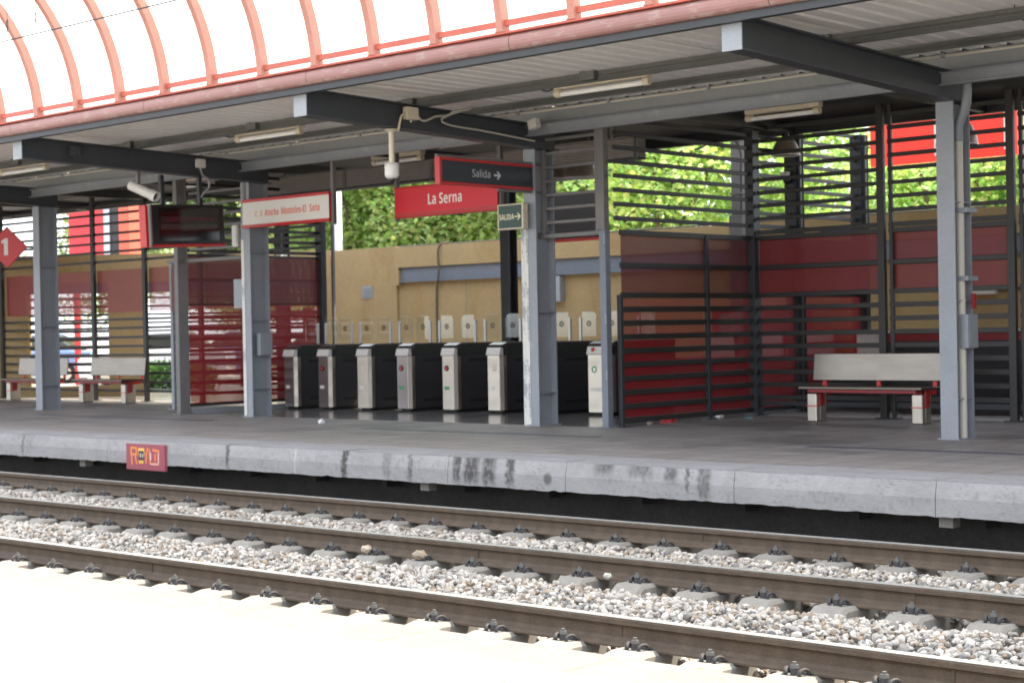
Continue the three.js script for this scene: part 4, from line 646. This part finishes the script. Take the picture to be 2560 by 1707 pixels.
// ------------------------------------------------------------------ inside the hall: machines, counter
{
  const poster = () => print(128, 192, (g, w, h) => { g.fillStyle = '#c9c2bd'; g.fillRect(0, 0, w, h); g.fillStyle = '#b23b3a'; g.fillRect(10, 12, 108, 40); g.fillStyle = '#8d8f96'; for (let k = 0; k < 6; k++) g.fillRect(14, 66 + k * 19, 80 + 6 * (k % 3), 8); });
  function machine(x, z, turn, label) {
    const t = thing('ticket_machine', label, 'ticket machine', [x, 0, z], turn, 'red ticket machines inside the hall');
    part('cabinet', box(-0.45, 0.45, 0.08, 1.5, -0.6, 0, 0.02), mat.redDark, t); part('plinth', box(-0.42, 0.42, 0, 0.08, -0.55, -0.04), mat.rubber, t); part('screen', box(-0.3, 0.12, 1.1, 1.45, 0, 0.012), mat.blackBand, t); part('poster', face(0.36, 0.5).translate(0.22, 0.7, 0.004), poster(), t); part('coin_slot', box(0.2, 0.36, 1.15, 1.4, 0, 0.012), mat.stainless, t); part('tray', box(-0.25, 0.0, 0.62, 0.8, 0, 0.02), mat.stainless, t);
  }
  machine(-15.1, -23.2, 0.5, 'red ticket machine seen through the red screen right of the turnstiles'); machine(-16.2, -23.45, 0.2, 'red ticket machine nearest the turnstiles inside the hall');
  const k = thing('ticket_counter', 'long dark counter with a red and white top stripe deep inside the hall', 'counter', [-9.6, 0, -21.4]);
  part('low_front', box(-6.6, -2.62, 0, 0.72, -0.6, 0), mat.darkWall, k); part('low_top', box(-6.65, -2.62, 0.721, 0.76, -0.62, 0.02, 0.008), mat.redDark, k); part('front', box(-2.6, 5, 0, 0.98, -0.6, 0), mat.darkWall, k); part('red_stripe', box(-2.61, 5, 0.981, 1.08, -0.6, 0.01), mat.redDark, k); part('white_stripe', box(-2.61, 5, 1.1, 1.13, -0.3, 0.012), mat.whitePlastic, k); part('top', box(-2.6, 5, 1.081, 1.099, -0.6, 0.0), mat.darkWall, k); for (let x = -6; x < -3; x += 0.9) part('leaflet_rack', [box(x, x + 0.5, 0.761, 1.12, -0.4, -0.36)], mat.whitePlastic, k);
  const ms = thing('meter_box', 'small pale box on the tan wall behind the right bench', 'box', [-12.1, 1.72, -24.0]); part('body', box(-0.32, 0.32, -0.07, 0.07, -0.05, 0.06, 0.01), mat.whitePlastic, ms); part('pipe', rod([0.3, 0, 0], [1.4, 0.02, 0], 0.018, 8), mat.cable, ms);
}

// ------------------------------------------------------------------ litter on the platform
{
  const scrap = (name, label, x, y, z, s, c) => { const g = clean(new THREE.IcosahedronGeometry(1, 2)), p = g.attributes.position; for (let i = 0; i < p.count; i++) { const v = new THREE.Vector3().fromBufferAttribute(p, i), k = 0.55 + 0.8 * N16(v.x * 0.09 + x, v.z * 0.09 + v.y * 0.05); p.setXYZ(i, v.x * k * s[0], Math.max(0, v.y * k + 0.5) * s[1], v.z * k * s[2]); } g.deleteAttribute('normal'); g.computeVertexNormals(); const m = solo(name, g, std({ color: rgb(...c), roughness: 0.6 }), label, 'litter'); m.position.set(x, y, z); };
  scrap('crumpled_wrapper', 'crumpled red wrapper on the floor below the right red screen', -13.42, 0.002, -17.78, [0.14, 0.05, 0.06], [0.6, 0.02, 0.03]); scrap('paper_cup', 'crushed cream cup beside the red wrapper', -13.66, 0.002, -17.72, [0.05, 0.05, 0.05], [0.6, 0.52, 0.42]);
  scrap('paper_scrap', 'scrap of white paper under the second leaf of the right red screen', -13.25, 0.002, -18.75, [0.05, 0.035, 0.05], [0.7, 0.7, 0.68]); scrap('paper_scrap', 'scrap of white paper on the platform in front of the turnstiles', -17.62, 0.002, -15.43, [0.05, 0.045, 0.05], [0.75, 0.75, 0.75]); scrap('wrapper_scrap', 'small teal wrapper on the floor near the back corner of the right screen', -12.75, 0.002, -18.7, [0.07, 0.015, 0.04], [0.15, 0.4, 0.4]);
  scrap('dry_leaf', 'orange dry leaf on the stones beside the nearest rail', -5.15, -0.585, -7.12, [0.07, 0.035, 0.03], [0.5, 0.19, 0.06]);
}

// ------------------------------------------------------------------ overhead wire
{
  const w = thing('contact_wire', 'dark overhead wire crossing the sky at top left with thin droppers', 'wire');
  part('wire', rod([-60, 4.62, -10.18], [20, 4.56, -10.18], 0.009, 8), mat.cable, w);
  for (const x of [-16.78, -16.2]) part('dropper', [tube([[x, 4.6, -10.18], [x, 4.7, -10.18], [x + 0.015, 4.78, -10.18], [x, 4.83, -10.18], [x - 0.015, 4.76, -10.18], [x, 4.7, -10.175]], 0.006, 20), rod([x, 4.8, -10.18], [x, 6.2, -10.18], 0.0035, 6)], mat.cable, w);
}

// ------------------------------------------------------------------ trees and hedge beyond the wall
{
  const leafCluster = (n, s) => {
    const gs = []; for (let k = 0; k < n; k++) {
      const l = s * rr(0.7, 1.2), w = l * 0.42, a = rr(0, 6.28), q = new THREE.Quaternion().setFromEuler(new THREE.Euler(rr(-0.9, 0.9), a, rr(-0.9, 0.9))), off = new THREE.Vector3(rr(-1, 1), rr(-0.7, 0.7), rr(-1, 1)).multiplyScalar(s * 3);
      const P = [[0, 0, 0], [w, 0.03 * l, l * 0.4], [0, 0, l], [-w, 0.03 * l, l * 0.4]].map((p) => new THREE.Vector3(...p).applyQuaternion(q).add(off));
      const pos = []; for (const i of [0, 1, 2, 0, 2, 3]) pos.push(P[i].x, P[i].y, P[i].z); const g = new THREE.BufferGeometry(); g.setAttribute('position', new THREE.Float32BufferAttribute(pos, 3)); g.computeVertexNormals(); g.setAttribute('uv', new THREE.Float32BufferAttribute(new Float32Array(12), 2)); gs.push(g);
    } return mergeGeometries(gs);
  };
  const clusters = [leafCluster(16, 0.15), leafCluster(16, 0.13)];
  function tree(x, z, h, r, dens, tone, label) {
    const t = thing('tree', label, 'tree', [x, -0.13, z]);
    const wood = [], th = h * 0.42, C = []; const trunkPts = [[0, 0, 0], [0.08, th * 0.5, 0.03], [0, th, -0.04]];
    wood.push(tube(trunkPts, 0.17, 12, 10));
    const nl = 12; for (let k = 0; k < nl; k++) { const a = (k / nl) * 6.28 + rr(-0.4, 0.4), e = rr(0.1, 1.0), R = r * rr(0.35, 0.85), tip = [Math.cos(a) * R, th + (h - th) * (0.12 + 0.75 * e), Math.sin(a) * R]; C.push(tip); if (k % 2 === 0) wood.push(tube([[0, th * rr(0.7, 1), 0], [tip[0] * 0.45, th + (tip[1] - th) * 0.4, tip[2] * 0.45], tip], 0.06, 8, 6)); }
    for (let k = 0; k < 10; k++) { const a = rr(0, 6.28), R = r * rr(0, 0.7); C.push([Math.cos(a) * R, th + (h - th) * rr(-0.08, 0.9), Math.sin(a) * R]); }
    part('trunk', wood, mat.bark, t);
    const n = Math.round((tone > 1.45 ? 0.46 : 0.78) * dens * C.length), m = new THREE.InstancedMesh(clusters[Math.floor(rnd() * 2)], mat.leafMat, n), M = new THREE.Matrix4(), Q = new THREE.Quaternion();
    for (let i = 0; i < n; i++) { const c = C[i % C.length], R = r * rr(0.3, 0.46), u = rr(-1, 1), a = rr(0, 6.28), q = Math.sqrt(1 - u * u), d = Math.pow(rnd(), 0.4) * R; Q.setFromEuler(new THREE.Euler(rr(-0.5, 0.5), rr(0, 6.28), rr(-0.5, 0.5))); const s = rr(0.8, 1.3); M.compose(new THREE.Vector3(c[0] + q * Math.cos(a) * d, c[1] + u * d * 0.8, c[2] + q * Math.sin(a) * d), Q, new THREE.Vector3(s, s, s)); m.setMatrixAt(i, M); const b = rr(0.75, 1.25) * tone; m.setColorAt(i, rgb(rr(0.22, 0.34) * b, rr(0.34, 0.43) * b, rr(0.08, 0.13) * b)); }
    m.name = 'crown'; m.userData = { kind: 'stuff' }; t.add(m);
  }
  const T = [
    [-51.9, -36, 6.6, 3.0, 70, 0.9, 'tree left of the red pylon, thin against the sky'], [-35.4, -28.4, 7.2, 2.4, 90, 1, 'leafy tree right of the red pylon, behind the information display'],
    [-34.6, -29.9, 7.4, 3.0, 90, 1, 'leafy tree behind the white destination sign'], [-30.9, -28.6, 7.6, 2.9, 100, 1.4, 'dense mid green tree just right of the white pole'], [-28.6, -29.8, 7.8, 3.1, 95, 1.4, 'dense tree behind the red station sign'], [-26.9, -30.4, 7.6, 2.6, 80, 1.25, 'leafy tree behind the column with the green exit sign'],
    [-25.4, -31.2, 7.6, 2.9, 90, 1.5, 'bright tree behind the pair of bell lamps'], [-23.2, -30.6, 7.8, 3.2, 84, 1.65, 'bright yellow green tree behind the upper slats of the red screen'], [-22.2, -33.4, 7.4, 3.0, 84, 1.65, 'bright tree behind the pale hall post'], [-21.9, -36.4, 6.2, 2.8, 75, 1.65, 'lower bright tree between the dark hall columns'],
    [-19.2, -36.4, 5.8, 2.8, 75, 1.6, 'low bright tree under the red panels at right'], [-17.4, -38.6, 6.0, 2.8, 75, 1.6, 'bright tree at the right edge behind the rain pipe column'], [-14.9, -37.6, 6.4, 2.8, 70, 1.1, 'tree beyond the right edge'], [-42.5, -34.5, 6.4, 3.0, 80, 1, 'tree far behind the open bays of the angled wall'], [-58, -47, 5.5, 3.2, 60, 0.9, 'distant tree down the street at far left'], [-66, -60, 6, 4, 60, 0.9, 'most distant tree at the end of the street'], [-48, -50, 7, 4, 80, 1, 'distant round tree behind the parked cars'] ];
  for (const a of T) tree(...a);
  const hd = thing('hedge', 'low green hedge at the foot of the open bay left of the red screen', 'hedge', [-33.9, -0.12, -25.0], 0.4); 
  { const m = new THREE.InstancedMesh(clusters[1], mat.leafMat, 320), M = new THREE.Matrix4(), Q = new THREE.Quaternion(); for (let i = 0; i < 320; i++) { Q.setFromEuler(new THREE.Euler(rr(-1, 1), rr(0, 6), rr(-1, 1))); M.compose(new THREE.Vector3(rr(-0.8, 0.8), rr(0.05, 0.5), rr(-0.35, 0.35)), Q, new THREE.Vector3(0.8, 0.8, 0.8)); m.setMatrixAt(i, M); m.setColorAt(i, rgb(rr(0.06, 0.1), rr(0.16, 0.24), 0.03)); } m.name = 'foliage'; m.userData = { kind: 'stuff' }; hd.add(m); part('stems', [tube([[-0.6, 0, 0], [-0.5, 0.4, 0]], 0.02), tube([[0.1, 0, 0], [0.15, 0.4, 0]], 0.02), tube([[0.6, 0, 0], [0.6, 0.4, 0.05]], 0.02)], mat.bark, hd); }
}

// ------------------------------------------------------------------ beyond the wall: pylon, red panels, building, cars
{
  const py = thing('red_pylon', 'tall red sign pylon with white marks behind the left slats', 'sign pylon', [-41.85, -0.12, -27.85], 0.35);
  part('panel', box(-0.66, 0.55, 3.0, 6.2, -0.2, 0.0, 0.01), std({ map: canvasTex(256, 512, (g, w, h) => { g.fillStyle = '#d8323a'; g.fillRect(0, 0, w, h); g.fillStyle = '#f0dcd8'; for (const [a, b, c, d] of [[70, 60, 22, 10], [120, 150, 26, 8], [190, 150, 24, 8], [60, 240, 20, 10], [150, 330, 40, 14], [130, 400, 34, 40], [180, 440, 26, 30]]) g.fillRect(a, b, c, d); }), roughness: 0.5 }), py);
  part('grey_edge', box(0.551, 0.75, 3.0, 6.2, -0.2, -0.01), std({ color: rgb(0.55, 0.56, 0.62), roughness: 0.5 }), py); part('dark_core', box(0.751, 1.05, 0, 6.2, -0.35, -0.05), mat.darkFrame, py); part('side_panel', box(1.051, 1.4, 2.8, 6.2, -0.6, -0.05), std({ color: rgb(0.75, 0.12, 0.07), roughness: 0.5 }), py); part('leg', box(-0.56, -0.42, 0, 2.999, -0.16, -0.03), mat.redPaint, py);
  const pn = [[-14.35, 1.46, 'larger bright red panel with white strip, seen left of the rain pipe column'], [-12.95, 1.18, 'smaller bright red panel with white strip, seen right of the rain pipe column']];
  for (const [x, w, l] of pn) { const t = thing('hoarding', l, 'hoarding', [x, 4.38, -26]); part('panel', box(-w / 2, w / 2, -0.42, 0.42, -0.06, 0, 0.006), std({ color: rgb(0.8, 0.035, 0.018), roughness: 0.5 }), t); part('white_strip', box(w / 2 - 0.22, w / 2 - 0.13, -0.32, 0.3, 0, 0.02), mat.whitePlastic, t); part('support', [box(-w / 2 + 0.1, -w / 2 + 0.2, -4.5, -0.42, -0.05, 0), box(w / 2 - 0.2, w / 2 - 0.1, -4.5, -0.42, -0.05, 0)], mat.greyPost, t); }
  const bd = thing('brick_building', 'pale brick building with dark barred windows behind the right slats', 'building', [-29.0, -0.12, -56], 0.6);
  part('wall', box(-4, 10, 0, 5.1, -6, 0), std({ map: mottle(0.42, 0.3, 0.24, 0.25, 2), roughness: 0.9 }), bd); part('roof', box(-4.3, 10.3, 5.1, 5.35, -6.3, 0.3), std({ color: rgb(0.4, 0.3, 0.25) }), bd);
  for (let k = 0; k < 6; k++) { const x = -2.6 + k * 1.9; const f = part('window', box(x, x + 1.3, 3.7, 4.9, 0, 0.06), mat.darkFrame, bd); part('pane', box(x + 0.08, x + 1.22, 3.78, 4.82, 0.06, 0.07), mat.blackBand, f); part('window_bar', [box(x + 0.42, x + 0.48, 3.72, 4.88, 0.07, 0.1), box(x + 0.84, x + 0.9, 3.72, 4.88, 0.07, 0.1)], mat.sleeper, f); }
  function car(x, z, turn, c, label) {
    const t = thing('parked_car', label, 'car', [x, -0.12, z], turn, 'cars parked in the street');
    const paint = new THREE.MeshPhysicalMaterial({ color: rgb(...c), roughness: 0.35, clearcoat: 1, clearcoatRoughness: 0.06 });
    const prof = (pts, w, b) => { const g = new THREE.ExtrudeGeometry(new THREE.Shape(pts.map((p) => new THREE.Vector2(...p))), { depth: w, bevelEnabled: true, bevelSize: b, bevelThickness: b, bevelSegments: 2 }); g.translate(0, 0, -w / 2); return clean(g); };
    part('body', prof([[-2.05, 0.3], [-2.1, 0.6], [-2.0, 0.82], [-1.0, 0.92], [1.4, 0.95], [2.0, 0.9], [2.08, 0.55], [2.0, 0.3]], 1.56, 0.07), paint, t); part('cabin', prof([[-1.05, 0.95], [-0.35, 1.38], [0.9, 1.42], [1.6, 0.97]], 1.3, 0.06), mat.blackBand, t); part('roof', prof([[-0.38, 1.41], [-0.3, 1.45], [0.85, 1.48], [0.95, 1.44]], 1.22, 0.03), paint, t);
    for (const [wx, wz] of [[-1.3, 0.8], [1.3, 0.8], [-1.3, -0.8], [1.3, -0.8]]) { const w = part('wheel', clean(new THREE.CylinderGeometry(0.31, 0.31, 0.2, 20).rotateX(Math.PI / 2).translate(wx, 0.31, wz)), mat.rubber, t); part('rim', clean(new THREE.CylinderGeometry(0.19, 0.19, 0.21, 14).rotateX(Math.PI / 2).translate(wx, 0.31, wz)), mat.stainless, w); }
    for (const s of [-0.6, 0.6]) part('headlight', box(-2.16, -2.08, 0.62, 0.76, s - 0.16, s + 0.16, 0.02), mat.tubeGlass, t);
  }
  car(-40.4, -29.2, 0.75, [0.62, 0.64, 0.68], 'silver white car parked behind the first open bay, left of the red screen'); car(-40.6, -32.4, 0.75, [0.1, 0.16, 0.34], 'blue car seen in slits through the left red screen'); car(-38.6, -33.9, 0.75, [0.7, 0.7, 0.72], 'white car seen in slits through the red screen near the turnstiles'); car(-45.6, -28.2, 0.75, [0.12, 0.2, 0.42], 'blue car parked behind the leftmost bench');
}

// ------------------------------------------------------------------ draw
scene.traverse((o) => { if (o.isMesh) { o.castShadow = true; o.receiveShadow = true; } });
const renderer = new THREE.WebGLRenderer({ antialias: true });
renderer.setSize(1024, 682);
renderer.shadowMap.enabled = true; renderer.shadowMap.type = THREE.PCFSoftShadowMap;
renderer.toneMapping = THREE.LinearToneMapping;
renderer.toneMappingExposure = EXPOSURE;
renderer.render(scene, camera);
